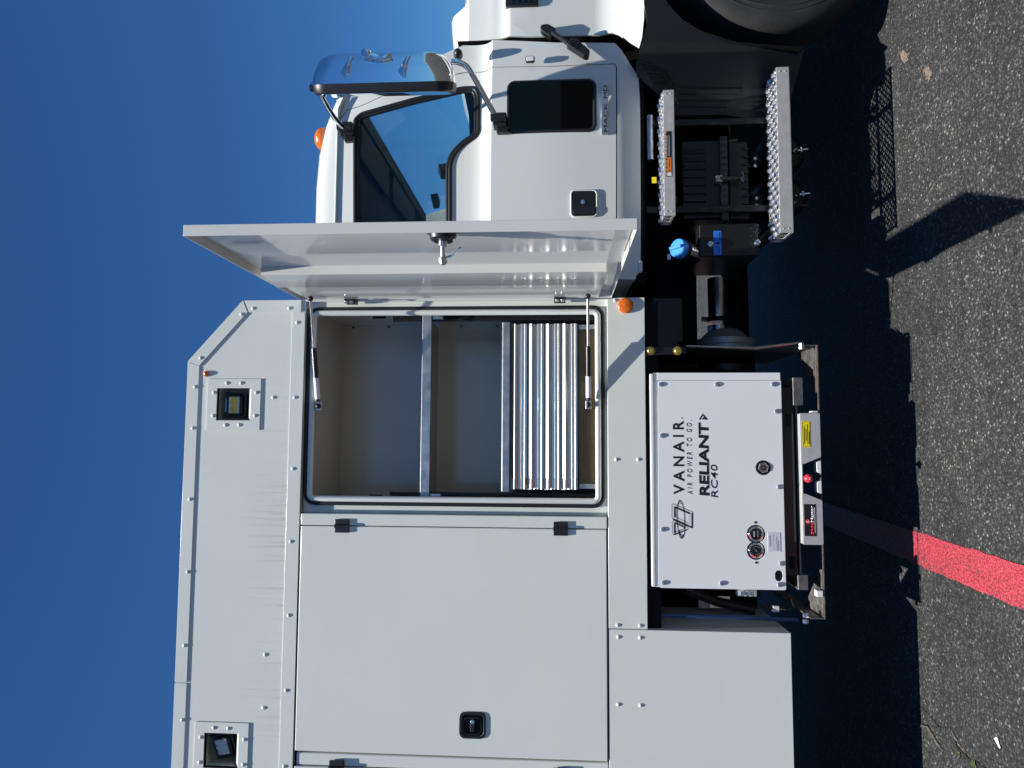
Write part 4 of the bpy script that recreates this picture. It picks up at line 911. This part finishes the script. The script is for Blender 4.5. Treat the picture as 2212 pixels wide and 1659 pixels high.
# dashboard, steering wheel, seats
zd = zcr+.085
B().prism([(xws-.03, zcr-.3), (xws-.03, zws-.035), (xws-.12, zd-.005), (xws-.36, zd-.02), (xws-.44, zd-.10), (xws-.40, zcr-.35)], YC+.14, yfar-.10).done('dashboard', 'dash_grey', T, .012)
B().prism([(xws-.20, zd-.02), (xws-.23, zd+.055), (xws-.42, zd+.045), (xws-.45, zd-.06)], YC+.24, YC+.68).done('instrument_hood', 'cab_inside', T, .02)
wc = Vector((xws-.52, YC+.47, zcr+.03)); sw = B().torus(wc, (-.75, 0, .66), .205, .014, 40, 10).done('steering_wheel', 'cab_inside', T)
B().tube([wc+Vector((0, -.2, 0)), wc+Vector((.03, 0, -.03)), wc+Vector((0, .2, 0))], .013, 8).ball(wc+Vector((.02, 0, -.02)), .05, 14, (.6, 1, 1)).tube([wc, wc+Vector((.25, 0, -.2))], .03, 10).done('wheel_hub', 'cab_inside', sw)
for ys in (YC+.28, YC+1.25):
    se = B().box(xcr+.12, xcr+.60, ys, ys+.48, zcr-.50, zcr-.36).done('seat', 'cab_inside', T, .03)
    B().prism([(xcr+.10, zcr-.40), (xcr+.24, zcr-.40), (xcr+.16, zcr+.28), (xcr+.04, zcr+.28)], ys, ys+.48).done('seat_back', 'cab_inside', se, .03)
# amber cab lamp on the roof
q = P('z1', 160, 760, .62)
B().lathe([(.062, 0), (.062, .008), (.055, .026), (.035, .042), (0, .047)], (q.x, .62, q.z-.015), (0, 0, 1), 24).done('roof_lamp', 'amber_lens', T)
# cowl and firewall
B().box(xws-.05, xws-.02, YC+.12, yfar-.1, zcr-.62, zws-.06).done('firewall', 'chassis_black', T)
B().prism([(xws-.04, zws-.09), (xws+.01, zws-.09), (xws+.01, zws-.05), (xws-.04, zws-.04)], YC+.14, yfar-.12).done('cowl', 'black_plastic', T, .004)
q = P('a1', 140, 555, .12); B().ball(q, .024, 14, (1.0, 1.4, .9)).done('hood_bumper', 'seal_rubber', T)
# ------------------------------------------------------------------ hood and front fender
XH = P('D', 1150, 85, .2).x; XHF = 3.05
zh_t = P('D', 1000, 60, .3).z; zh_b = P('D', 1391, 20, .05).z
hz = lambda V: P('D', V, 60, .2).z
def yhood(x, z):
    y = .19
    k = (hz(1290)-z)/(hz(1290)-hz(1391))
    if k > 0: y -= .095*min(1, k)**1.5
    t = (z-hz(1100))/(hz(1000)-hz(1100))
    if t > 0: y += .035*(1-math.exp(-t*6))+.035*max(0, t-.35)
    y += max(0, z-hz(1010))*1.2
    y += .05*max(0, x-2.3)
    return y
def hpt(v, a, b_):
    y = .15
    for _ in range(6): p_ = P(v, a, b_, y); y = yhood(p_.x, p_.z)
    return (p_.x, p_.z)
hp = [hpt('D', *q) for q in ((1391, -60), (1391, 40), (1387, 80), (1381, 102), (1337, 74), (1325, 70), (1150, 79), (1010, 91), (994, 90))]
hp += [hpt('D', *q) for q in ((984, 78), (980, 36), (1005, 14), (1010, 0), (1014, -60))] + [(XHF, hpt('D', 1030, -60)[1]-.15), (XHF, hpt('D', 1391, -60)[1])]
hood = panel('hood_side', hp, [], yhood, .010, 'cab_paint', T, [hz(1391-9*i) for i in range(1, 13)]+[hz(v) for v in (1250, 1200, 1150, 1105, 1099, 1095, 1091, 1087, 1083, 1078, 1072, 1065, 1055, 1045, 1035, 1022, 1010, 1000, 990)], [1.6+.07*q for q in range(21)])
tops = [hp[i] for i in (8, 9, 10, 11, 12, 13, 14)]
b = B(); R = []
for x_, z_ in tops:
    y0 = yhood(x_, z_); ya = [y0, y0+.05, y0+.15, y0+.4, 1.2, 2.4-y0-.4, 2.4-y0-.05, 2.4-y0]; za = [0, .018, .03, .045, .06, .045, .018, 0]
    R.append([(x_, yy, z_+dz_) for yy, dz_ in zip(ya, za)])
b.rings(R, cap=False, closed=False).done('hood_top', 'cab_paint', T, smooth=50)
b = B(); b.rings([[(XH+.01, .23, hz(1320)), (XH+.01, .23, tops[0][1]), (XH+.01, 2.17, tops[0][1]), (XH+.01, 2.17, hz(1320))], [(XH+.02, .23, hz(1320)), (XH+.02, .23, tops[0][1]), (XH+.02, 2.17, tops[0][1]), (XH+.02, 2.17, hz(1320))]])
b.done('hood_lining', 'chassis_black', T, smooth=0)
B().box(XH-.07, XH+.03, .262, .30, hz(1335), hz(1012)).done('hood_gap_blocker', 'chassis_black', T)  # added black strip: stops the sky and darkens the gap behind the hood
# vent in the hood side
r_ = rect('a1', 625, 958, -220, 78, .19)
vt = B().box(r_[0], r_[1], .175, .2, r_[2], r_[3]).done('hood_vent', 'black_plastic', T, .004)
for k in range(5): B().box(r_[0]+.01, r_[1]-.004, .170, .176, r_[2]+.012+k*(r_[3]-r_[2]-.02)/5, r_[2]+.020+k*(r_[3]-r_[2]-.02)/5).done('vent_slat', 'black_paint', vt, .001)
# rubber hood latch over the gap
la = [P('a1', a, c, .13) for a, c in ((1010, 300), (1100, 330), (1200, 400), (1300, 475), (1420, 550))]
hl = B().prism(roundpoly([(p_.x, p_.z) for p_ in (P('a1', a, c, .16) for a, c in ((980, 265), (1055, 252), (1140, 300), (1095, 395), (1040, 360), (978, 315)))], .010), .148, .19).done('hood_latch', 'black_plastic', T, .005)
B().tube([la[1], la[2], la[3]], [.012, .009, .011], 10).done('latch_strap', 'black_plastic', hl)
B().prism(roundpoly([(p_.x, p_.z) for p_ in (P('a1', a, c, .11) for a, c in ((1245, 470), (1300, 390), (1380, 440), (1485, 530), (1470, 590), (1430, 590)))], .008), .092, YC+.004).done('latch_grip', 'black_plastic', hl, .005)
ring('grip_slot', roundpoly([(p_.x, p_.z) for p_ in (P('a1', a, c, .09) for a, c in ((1280, 460), (1310, 420), (1370, 465), (1345, 505)))], .004), roundpoly([(p_.x, p_.z) for p_ in (P('a1', a, c, .09) for a, c in ((1292, 460), (1312, 434), (1356, 467), (1340, 492)))], .003), .088, .093, 'black_paint', hl)
# fender: black moulding behind and around the wheel
YFD = .06
fd = XZ('a4', [(86, -240), (86, 0), (112, 170), (50, 400), (25, 470), (42, 552), (240, 668), (430, 830), (900, 805), (1330, 862), (1400, 790), (1440, 700), (1500, 640), (1540, 320), (1490, 365), (1250, 347), (900, 322), (600, 226), (430, 130), (300, 0), (215, -140), (190, -240)], YFD)
zf0 = max(p_[1] for p_ in fd); zf1 = min(p_[1] for p_ in fd)
def yfd(x, z):
    y = YFD+.02+.06*((zf0-z)/(zf0-zf1))
    xr_ = P('a4', 430, 640, YFD).x
    if x < xr_+.16: y += min(.16, (xr_+.16-x)*.75)
    return y
xr_ = P('a4', 430, 640, YFD).x
fdo = panel('front_fender', fd, [], yfd, .014, 'fender_plastic', T, [zf1+(zf0-zf1)*k/10 for k in range(1, 10)], [xr_+.16-.02*q for q in range(14)])
for k in range(6):
    t0 = k/6; a0 = (50+30*k, 440+38*k); a1 = (160+52*k, 350+52*k)
    p0, p1 = P('a4', *a0, .0), P('a4', *a1, .0)
    c = [Vector((p.x, yfd(p.x, p.z)-.003, p.z)) for p in (P('a4', 30+k*32, 480+k*28, .08), P('a4', 150+k*44, 505+k*24, .08), P('a4', 290+k*24, 540+k*38, .08), P('a4', 400+k*5, 640+k*34, .08))]
    B().tube(smoothed(c, 5), .0045, 8).done('fender_rib', 'fender_plastic', fdo)
for k in range(4):
    zA, zB2 = P('a4', 430, 660, .1).z, P('a4', 1000-k*40, 660, .1).z; x_ = P('a4', 430, 660+k*42, .1).x
    B().tube([(x_, yfd(x_, zA)-.002, zA), (x_, yfd(x_, zB2)-.002, zB2)], .004, 8).done('fender_rib', 'fender_plastic', fdo)
# wheel arch liner
arch = XZ('a4', [(1490, 365), (1250, 347), (900, 322), (600, 226), (430, 130), (300, 0), (215, -140), (190, -240)], YFD)
b = B(); b.rings([[(x, .10, z) for x, z in arch], [(x, .72, z) for x, z in arch]], cap=False, closed=False).done('arch_liner', 'chassis_black', T)
# mud flap corner
mfp = XZ('a4', [(1490, 368), (1542, 322), (1500, 640), (1405, 765), (1345, 868), (1360, 835)], .10)
# tyre and rim
wr = P('a4', 1250, 236, .12); tr = .505; wc = Vector((wr.x+tr+.004, .26, .503))
def wheel(c, far=False):
    s_ = 1 if not far else -1
    ty = B().lathe([(.30, -.135*s_), (.34, -.142*s_), (.40, -.150*s_), (.415, -.153*s_), (.42, -.149*s_), (.455, -.145*s_), (.485, -.132*s_), (tr-.004, -.112*s_), (tr, -.09*s_), (tr, .09*s_), (tr-.006, .115*s_), (.46, .14*s_), (.40, .148*s_), (.30, .135*s_)], c, (0, 1, 0), 72, cap=False)
    wh = ty.done('wheel', 'tyre_rubber', T, smooth=30)
    B().torus(c+Vector((0, -.146*s_, 0)), (0, 1, 0), .437, .004, 72, 6).torus(c+Vector((0, -.150*s_, 0)), (0, 1, 0), .375, .0025, 72, 6).torus(c+Vector((0, -.1435*s_, 0)), (0, 1, 0), .345, .0025, 72, 6).done('sidewall_ridge', 'tyre_rubber', wh)
    B().lathe([(.302, -.135*s_), (.292, -.14*s_), (.285, -.12*s_), (.27, -.07*s_), (.20, -.02*s_), (.17, -.05*s_), (.11, -.07*s_), (.09, -.12*s_), (0, -.125*s_)], c, (0, 1, 0), 48, cap=False).done('rim', 'steel_rim', wh)
def nuts(c):
    for k in range(10):
        a = 2*math.pi*k/10; B().lathe([(.016, 0), (.016, -.03), (0, -.034)], c+Vector((.135*math.cos(a), -.045, .135*math.sin(a))), (0, 1, 0), 6).done('lug_nut', 'zinc', whl)
wheel(wc); whl = [o for o in T.children if o.name.startswith('wheel')][-1]; nuts(wc)
# front of the truck beyond the picture: fender ahead of the wheel, far hood side, nose, grille, bumper
zlo_ = hp[0][1]
fa = [(wc.x+.60*math.cos(rad(a)), wc.z+.60*math.sin(rad(a))) for a in range(100, 12, -8)]
panel('front_fender_nose', fa+[(XHF+.02, fa[-1][1]-.05), (XHF+.02, zlo_), (fa[0][0], zlo_)], [], lambda x, z: .085, .014, 'fender_plastic', T)
panel('far_hood_side', hp, [], lambda x, z: 2.4-yhood(x, z)-.01, .010, 'cab_paint', T, [hz(1391-9*i) for i in range(1, 13)]+[hz(v) for v in (1250, 1200, 1150, 1105, 1095, 1087, 1078, 1065, 1045, 1022)], [1.6+.2*q for q in range(8)])
ns_ = B().box(XHF-.03, XHF, .24, 2.16, zlo_-.02, hp[-2][1]).done('hood_nose', 'cab_paint', T, .01)
for k in range(8): B().box(XHF, XHF+.012, .62, 1.78, zlo_+.02+k*.045, zlo_+.045+k*.045).done('grille_bar', 'black_plastic', ns_, .003)
B().box(XHF-.04, XHF+.12, .08, 2.32, .40, .70).done('bumper', 'black_plastic', T, .03)
wheel(Vector((wc.x, 2.14, wc.z)), True); wheel(Vector((-2.7, .30, wc.z))); wheel(Vector((-2.7, 2.1, wc.z)), True)
B().cyl((wc.x, .4, wc.z), (wc.x, 2.0, wc.z), .06, seg=12).done('front_axle', 'chassis_black', T); B().cyl((-2.7, .4, wc.z), (-2.7, 2.0, wc.z), .09, seg=12).done('rear_axle', 'chassis_black', T)
B().box(1.75, 2.95, .62, 1.75, .55, 1.25).done('engine_block', 'chassis_black', T, .03)
# ------------------------------------------------------------------ mirror
YM = -.16
MTH = rad(-23); me1 = Vector((math.cos(MTH), math.sin(MTH), 0)); me2 = Vector((-math.sin(MTH), math.cos(MTH), 0))
mz0, mz1 = P('z1', 888, 400, YM).z, P('z1', 133, 400, YM).z
mcz = (mz0+mz1)/2; hh = (mz1-mz0)/2; hwY = .105; MD = .158; MR = .038
pm = P('z1', 500, 512, YM); MO = Vector((pm.x, pm.y, 0))+me2*.02      # middle of the glass side
def mring(a, s_y, s_z, r):
    return [MO+me1*a+me2*p_[0]+Vector((0, 0, mcz+p_[1])) for p_ in rrect(-hwY*s_y, hwY*s_y, -hh*s_z, hh*s_z, r, 8)]
def mt_(t): return MR+(MD-MR)*t
st_ = [(MR, 1.0, 1.0, .07), (mt_(.2), .995, .998, .075), (mt_(.4), .975, .985, .085), (mt_(.6), .93, .955, .10), (mt_(.76), .86, .91, .085), (mt_(.88), .76, .845, .075), (mt_(.96), .63, .77, .06), (MD, .48, .68, .05)]
mir = B().rings([mring(*q) for q in st_]).done('side_mirror', 'chrome', T, smooth=60)
B().rings([mring(.0, .95, .965, .06), mring(.006, .985, .99, .065), mring(MR-.0005, 1.0, 1.0, .07)]).done('mirror_rim', 'black_plastic', mir, smooth=50)
B().rings([mring(-.0015, .88, .92, .05), mring(.002, .88, .92, .05)]).done('mirror_glass', 'chrome', mir)
def mface(za, zb_, out):      # point on the outer side of the shell
    a_ = (512-zb_)/222*MD; t = max(0, (a_-MR)/(MD-MR)); w_ = 1-.06*min(1, t/.6)**2-.5*max(0, t-.6)**1.5
    return MO+me1*a_-me2*(hwY*w_+out)+Vector((0, 0, P('z1', za, zb_, YM).z))
for a in (338, 638):
    pts = [(a-30, 400), (a+5, 345), (a+28, 312), (a+36, 318), (a+18, 390), (a+10, 440), (a-8, 435)]
    b = B(); r0 = [mface(za, zb_, .001) for za, zb_ in pts]; r1 = [mface(za, zb_, -.02) for za, zb_ in pts]
    cc = mface(a+4, 385, .012)
    vs = [b.bm.verts.new(p_) for p_ in r0]; vc = b.bm.verts.new(cc); v1 = [b.bm.verts.new(p_) for p_ in r1]
    for i in range(len(vs)): j = (i+1) % len(vs); b.bm.faces.new((vs[i], vs[j], vc)); b.bm.faces.new((vs[i], v1[i], v1[j], vs[j]))
    b.done('mirror_boss', 'chrome', mir, smooth=0)
ad = B().tube(smoothed([mface(432, 306, .004), mface(452, 304, .010), mface(478, 318, .010), mface(520, 328, .008), mface(560, 322, .008), mface(574, 322, .002)], 4), [.010]+[.017]*6+[.012]*6+[.013]*7+[.009], 12).ball(mface(450, 296, .008), .016, 14)
ad.done('mirror_adjuster', 'chrome', mir)
def ar(v, pts, ys): return [P(v, a, c, y) for (a, c), y in zip(pts, ys)]
u = ar('z1', [(120, 465), (135, 480), (180, 560), (230, 640), (275, 690)], [-.12, -.10, -.02, .07, .15])
B().tube(smoothed(u, 4), .0115, 12).done('mirror_arm', 'chrome', mir)
B().lathe([(.022, -.02), (.022, .012), (.014, .022), (0, .022)], P('z1', 128, 470, -.11), (0, .3, 1), 14).done('arm_cap', 'chrome', mir)
B().lathe([(.016, 0), (.016, .012), (.010, .016), (0, .016)], P('z1', 116, 480, -.12), (0, 0, 1), 10).done('arm_nut', 'black_plastic', mir)
l_ = ar('z1', [(868, 335), (905, 338), (950, 360), (985, 410), (1040, 510), (1100, 620), (1112, 650)], [-.09, -.09, -.085, -.07, 0, .06, .08])
B().tube(smoothed(l_, 4), .0125, 12).done('mirror_arm', 'chrome', mir)
def clamp(v, a, c, y, s_, par):
    p_ = P(v, a, c, y)
    k = B().box(p_.x-.026*s_, p_.x+.02*s_, p_.y-.01, p_.y+.05, p_.z-.030*s_, p_.z+.022*s_).box(p_.x-.044*s_, p_.x-.02*s_, p_.y+.014, p_.y+.05, p_.z-.036*s_, p_.z+.010*s_).cyl((p_.x+.004, p_.y-.014, p_.z-.03*s_), (p_.x+.004, p_.y-.014, p_.z+.03*s_), .017*s_, seg=12)
    o = k.done('arm_clamp', 'black_plastic', par, .006); B().cyl((p_.x-.012, p_.y-.022, p_.z-.012), (p_.x-.012, p_.y+.0, p_.z-.012), .008, seg=8).done('clamp_bolt', 'black_paint', o)
clamp('z1', 292, 700, cpt('z1', 292, 700) and ycab(*cpt('z1', 292, 700))-.045, 1.25, mir); clamp('z1', 1125, 650, YC-.05, 1.2, mir)
# ------------------------------------------------------------------ steps under the cab
def step(v0, v1, top, front, bot, Yf, dep, warn):
    """v0, v1: picture rows of the two ends"""
    xa, xb_ = P('D', front, v1, Yf).x, P('D', front, v0, Yf).x; zt = P('D', front, (v0+v1)/2, Yf).z; zb_ = P('D', bot, (v0+v1)/2, Yf).z
    stp = B().box(xa, xb_, Yf, Yf+.004, zb_, zt).box(xa, xb_, Yf+dep-.004, Yf+dep, zb_, zt).box(xa, xb_, Yf, Yf+.014, zb_-.003, zb_).box(xa, xb_, Yf+dep-.014, Yf+dep, zb_-.003, zb_).done('step', 'step_aluminium', T, .0008)
    for xe in (xa+.001, xb_-.005):
        B().box(xe, xe+.004, Yf+.004, Yf+dep-.004, zt-.012, zt-.001).box(xe, xe+.004, Yf+.004, Yf+dep-.004, zb_, zb_+.010).done('end_plate', 'step_aluminium', stp)
        for k in range(2): B().box(xe, xe+.004, Yf+dep*(.3+.33*k), Yf+dep*(.36+.33*k), zb_+.010, zt-.012).done('end_bar', 'step_aluminium', stp)
        for k in (-1, 1): B().ball((xe+(.018 if xe < (xa+xb_)/2 else -.014), Yf, (zt+zb_)/2+k*.011), .0045, 8, (1, .5, 1)).done('rivet', 'step_aluminium', stp)
    # tread: cells with raised punched holes, large and small alternately
    nx = int((xb_-xa)/.030); ny = 5; cw = (xb_-xa)/nx; cdp = (dep-.004)/ny; b = B(); NS = 8
    for i in range(nx):
        for j in range(ny):
            cx, cy = xa+(i+.5)*cw, Yf+.002+(j+.5)*cdp; big = (i+j) % 2 == 0; r0 = cw*.46 if big else cw*.24; ri = r0*.60 if big else r0*.6; hgt = .0085 if big else .003
            sqr = []; c1_ = []; c2_ = []; 
            for k in range(NS):
                a = 2*math.pi*(k+.5)/NS; ca, sa = math.cos(a), math.sin(a); m_ = max(abs(ca), abs(sa))
                sqr.append(b.bm.verts.new((cx+ca/m_*cw/2, cy+sa/m_*cdp/2, zt))); c1_.append(b.bm.verts.new((cx+ca*r0, cy+sa*r0*cdp/cw*.95, zt+.0002))); c2_.append(b.bm.verts.new((cx+ca*ri, cy+sa*ri, zt+hgt)))
            for k in range(NS):
                l = (k+1) % NS; b.bm.faces.new((sqr[k], sqr[l], c1_[l], c1_[k])); b.bm.faces.new((c1_[k], c1_[l], c2_[l], c2_[k]))
    b.done('tread_plate', 'tread_aluminium', stp, smooth=30)
    return stp, xa, xb_, zt, zb_
YS = .06
s2, xa2, xb2, zt2, zb2 = step(145, 503, 1658, 1681, 1708, YS, .15, False)
s1, xa1, xb1, zt1, zb1 = step(194, 466, 1422, 1434, 1456, YS+.02, .14, True)
wl_ = rect('a5', 340, 405, 45, 540, YS+.0195)
lb = B().box(wl_[0], wl_[1], YS+.0188, YS+.0196, wl_[2]+.002, wl_[3]-.002).done('warning_label', 'black_print', s1)
hw_ = wl_[0]+.42*(wl_[1]-wl_[0]); B().box(wl_[0]+.018, hw_, YS+.0182, YS+.0189, wl_[2]+.004, wl_[3]-.004).done('label_field', 'orange_label', lb)
B().box(wl_[0]+.003, wl_[0]+.0175, YS+.0182, YS+.0189, wl_[2]+.004, wl_[3]-.004).done('label_field', 'white_print', lb)
text('WARNING', (wl_[0]+.034, hw_-.004, wl_[2]+.010, wl_[3]-.010), YS+.0181, 'black_print', lb, bold=.02, thick=.0002)
B().prism([(wl_[0]+.021, wl_[2]+.010), (wl_[0]+.031, wl_[2]+.010), (wl_[0]+.026, wl_[3]-.009)], YS+.0179, YS+.0183).done('hazard_triangle', 'black_print', lb)
for k in range(3): B().box(hw_+.006, wl_[1]-.02, YS+.0182, YS+.0187, wl_[2]+.010+k*.006, wl_[2]+.0125+k*.006).done('print_line', 'grey_print', lb)
for k in range(22):
    xx = wl_[0]+k*(wl_[1]-wl_[0])/22
    B().prism([(xx, wl_[3]-.002), (xx+.005, wl_[3]-.002), (xx+.008, wl_[3]+.003), (xx+.003, wl_[3]+.003)], YS+.0184, YS+.0192).done('hazard_bar', 'orange_label' if k % 2 else 'black_print', lb)
# step hangers
for x_ in (xa1+.06, xb1-.10):
    B().box(x_, x_+.03, YS+.165, YS+.185, zb2-.02, zt1+.06).done('step_hanger', 'black_paint', T, .003)
    B().box(x_, x_+.03, YS+.02, YS+.165, zb2-.014, zb2-.0035).box(x_, x_+.03, YS+.03, YS+.165, zb1-.014, zb1-.0035).done('step_bracket', 'black_paint', T, .002)
B().tube([P('a5', 1735, 705, .10), P('a5', 1738, 800, .10), P('a5', 1760, 850, .10), P('a5', 1890, 855, .10)], .006, 8).done('step_hook', 'black_paint', T)
# battery box: cover, louvres, rubber pull
YB = .27
bb2 = rect('a5', 505, 1245, 150, 1010, YB); zmid = P('a5', 1010, 600, YB).z
bx = B().box(bb2[0], bb2[1], YB, YB+.35, bb2[2], zmid-.003).box(bb2[0], bb2[1], YB-.015, YB+.35, zmid+.003, bb2[3]).done('battery_box', 'black_paint', T, .012)
B().box(bb2[0]-.01, bb2[1]+.01, YB-.03, YB-.0155, zmid+.005, P('a5', 915, 500, YB).z).done('cover_flange', 'black_plastic', bx, .004)
for k in range(7):
    c = P('a5', 650, 268+k*88, YB-.016); dx_, dz_ = .014, .052
    b = B(); b.rings([[Vector((c.x-dx_, YB-.0155, c.z-dz_)), Vector((c.x+dx_, YB-.0155, c.z-dz_+.004)), Vector((c.x+dx_, YB-.0155, c.z+dz_)), Vector((c.x-dx_, YB-.0155, c.z+dz_-.004))], [Vector((c.x-dx_*.5, YB-.026, c.z-dz_*.9)), Vector((c.x+dx_*.5, YB-.019, c.z-dz_*.9)), Vector((c.x+dx_*.5, YB-.019, c.z+dz_*.9)), Vector((c.x-dx_*.5, YB-.026, c.z+dz_*.9))]])
    b.done('louvre', 'fender_plastic', bx, .001)
for k in range(14):
    c = P('a5', 545, 260+k*46, YB-.016); B().ball(c, .006, 8, (1, .5, 1)).done('rivet', 'fender_plastic', bx)
for k in range(9):
    c = P('a5', 1210, 240+k*85, YB-.002); B().ball(c, .012, 10, (.5, .5, 1.4)).done('tread_bump', 'fender_plastic', bx)
cl = [P('a5', a, c, YB-.045) for a, c in ((905, 568), (950, 568), (1010, 565), (1100, 555), (1150, 552), (1175, 550))]
pu = B().tube(cl, [.010, .016, .012, .012, .008, .007], 10).tube([P('a5', 1165, 475, YB-.05), P('a5', 1172, 550, YB-.045), P('a5', 1178, 610, YB-.05)], [.006, .009, .006], 8).done('rubber_pull', 'fender_plastic', bx)
B().box(cl[0].x-.016, cl[0].x+.016, YB-.056, YB-.02, cl[0].z-.018, cl[0].z+.012).done('pull_anchor', 'pipe_steel', pu, .004)
# air tanks behind the lower step
for a, c in ((1625, 290), (1645, 765)):
    p_ = P('a5', a, c, .36); rr = .098
    tk = B().lathe([(0, -.032), (.045, -.028), (.08, -.014), (rr, .008), (rr, .60), (.08, .62), (0, .63)], (p_.x, .36, p_.z), (0, 1, 0), 36).done('air_tank', 'black_paint', T, smooth=45)
    B().box(p_.x-.03, p_.x+.03, .39, .43, p_.z+rr-.002, p_.z+rr+.05).done('tank_strap', 'black_paint', tk)
    B().tube([(p_.x, .335, p_.z-.03), (p_.x, .32, p_.z-.05)], .012, 8).done('drain_fitting', 'black_plastic', tk)
    B().tube([(p_.x, .325, p_.z-.052), (p_.x+.002, .315, p_.z-.095)], [.006, .004], 8).tube([(p_.x-.012, .318, p_.z-.066), (p_.x+.012, .318, p_.z-.066)], .004, 6).done('drain_cock', 'zinc', tk)
for a, c in ((1308, 348), (1308, 428), (1326, 780), (1326, 862)): B().lathe([(.009, 0), (.009, -.008), (0, -.009)], P('a5', a, c, .30), (0, 1, 0), 6).done('strap_bolt', 'zinc', T)
# fluid tank with blue cap
YD = .14
df = rect('a5', 700, 1345, 1050, 1405, YD)
dt = B().box(df[0], df[1], YD, YD+.38, df[2], df[3]).done('fluid_tank', 'black_paint', T, .008)
for a, c in ((1265, 1105), (1300, 1140), (1330, 1150), (1270, 1190), (1295, 1220), (1270, 1270), (1300, 1310), (1270, 1355), (1335, 1335), (1325, 1075)): B().ball(P('a5', a, c, YD+.002), .0075, 10, (1, .45, 1.2)).done('tread_bump', 'black_plastic', dt)
for a, c in ((820, 1278), (1330, 1262)): B().lathe([(.0145, 0), (.0145, -.003), (.0125, -.008), (.007, -.0115), (.004, -.012), (.004, -.009), (0, -.009)], P('a5', a, c, YD), (0, 1, 0), 18).done('dome_bolt', 'zinc', dt)
bl_ = rect('a5', 857, 940, 1132, 1394, YD); lb = B().box(bl_[0], bl_[1], YD-.0008, YD-.0001, bl_[2], bl_[3]).done('blue_label', 'blue_label', dt)
w_, h_ = bl_[1]-bl_[0], bl_[3]-bl_[2]
text('ONLY', (bl_[0]+.60*w_, bl_[0]+.96*w_, bl_[2]+.40*h_, bl_[2]+.75*h_), YD-.0008, 'navy_print', lb, thick=.0002)
B().prism([(bl_[0]+.42*w_, bl_[2]+.3*h_), (bl_[0]+.56*w_, bl_[2]+.3*h_), (bl_[0]+.49*w_, bl_[2]+.95*h_)], YD-.0012, YD-.0007).done('drop_mark', 'black_print', lb)
for u0, u1, v0 in ((.06, .18, .45), (.22, .34, .45), (.06, .34, .2), (.60, .95, .2), (.60, .95, .1)): B().box(bl_[0]+u0*w_, bl_[0]+u1*w_, YD-.0011, YD-.0007, bl_[2]+v0*h_, bl_[2]+(v0+.07)*h_).done('print_line', 'navy_print', lb)
ax = Vector((.10, -.62, .78)).normalized(); cc = P('a5', 500, 1330, YD-.01)
B().cyl(cc-ax*.10, cc-ax*.02, .040, seg=24).done('filler_neck', 'pipe_steel', dt)
B().lathe([(.047, -.022), (.049, -.016), (.047, -.008)], cc, ax, 28).done('neck_ring', 'seal_rubber', dt)
cp = B().lathe([(.040, -.010), (.0425, .0), (.0425, .020), (.039, .026), (0, .027)], cc, ax, 32).done('filler_cap', 'blue_cap', dt, smooth=30)
b = B(); gx = ax.cross(Vector((1, 0, 0))).normalized(); sd = Vector((1, 0, 0)); sd = (sd-ax*sd.dot(ax)).normalized()
vs = []
for s0 in (-1, 1):
    for s1_ in (-1, 1):
        for s2_ in (0, 1): vs.append(b.bm.verts.new(cc+sd*.007*s0+gx*.034*s1_+ax*(.024+.016*s2_)))
for f in ((0, 1, 3, 2), (4, 6, 7, 5), (0, 4, 5, 1), (2, 3, 7, 6), (0, 2, 6, 4), (1, 5, 7, 3)): b.bm.faces.new([vs[i] for i in f])
b.done('cap_grip', 'blue_cap', cp, .003)
# dark clutter between cab and frame, far fuel tank
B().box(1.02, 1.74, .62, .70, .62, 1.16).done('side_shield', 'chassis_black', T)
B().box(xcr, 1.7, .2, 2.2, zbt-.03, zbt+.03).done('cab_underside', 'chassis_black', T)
B().cyl((1.0, 2.1, .80), (2.0, 2.1, .80), .27, seg=28).done('fuel_tank', 'black_paint', T)
B().box(.30, .36, 2.1, 2.4, .75, ZS).box(.95, 1.02, .83, 1.57, .82, 1.04).done('cross_member', 'chassis_black', T)
B().cyl((-2.7, 1.2, .43), (1.75, 1.2, .47), .075, seg=20).done('ground_blocker_shaft', 'chassis_black', T)  # added dark shaft: hides sunlit ground under the pipe where shade belongs
r_ = rect('a5', 130, 195, 0, 365, .2); B().cyl((r_[0], .2, (r_[2]+r_[3])/2), (r_[1]+.05, .2, (r_[2]+r_[3])/2), .018, seg=14).done('hinge_tube', 'pipe_steel', T)
r_ = rect('a5', 185, 235, 545, 610, .15); B().box(r_[0], r_[1], .15, .152, r_[2], r_[3]).done('service_tag', 'yellow_label', T)
r_ = rect('a6', 355, 390, 0, 60, .2); B().box(r_[0], r_[1], .2, .21, r_[2], r_[3]).done('wire_tag', 'grey_label', T)
# rear corner mounts of the cab seen under the open door
r_ = rect('a8', 2030, 2060, 450, 550, YC); B().box(r_[0], r_[1], YC+.01, YC+.04, r_[2], r_[3]).done('cab_mount', 'cab_paint', T, .004)
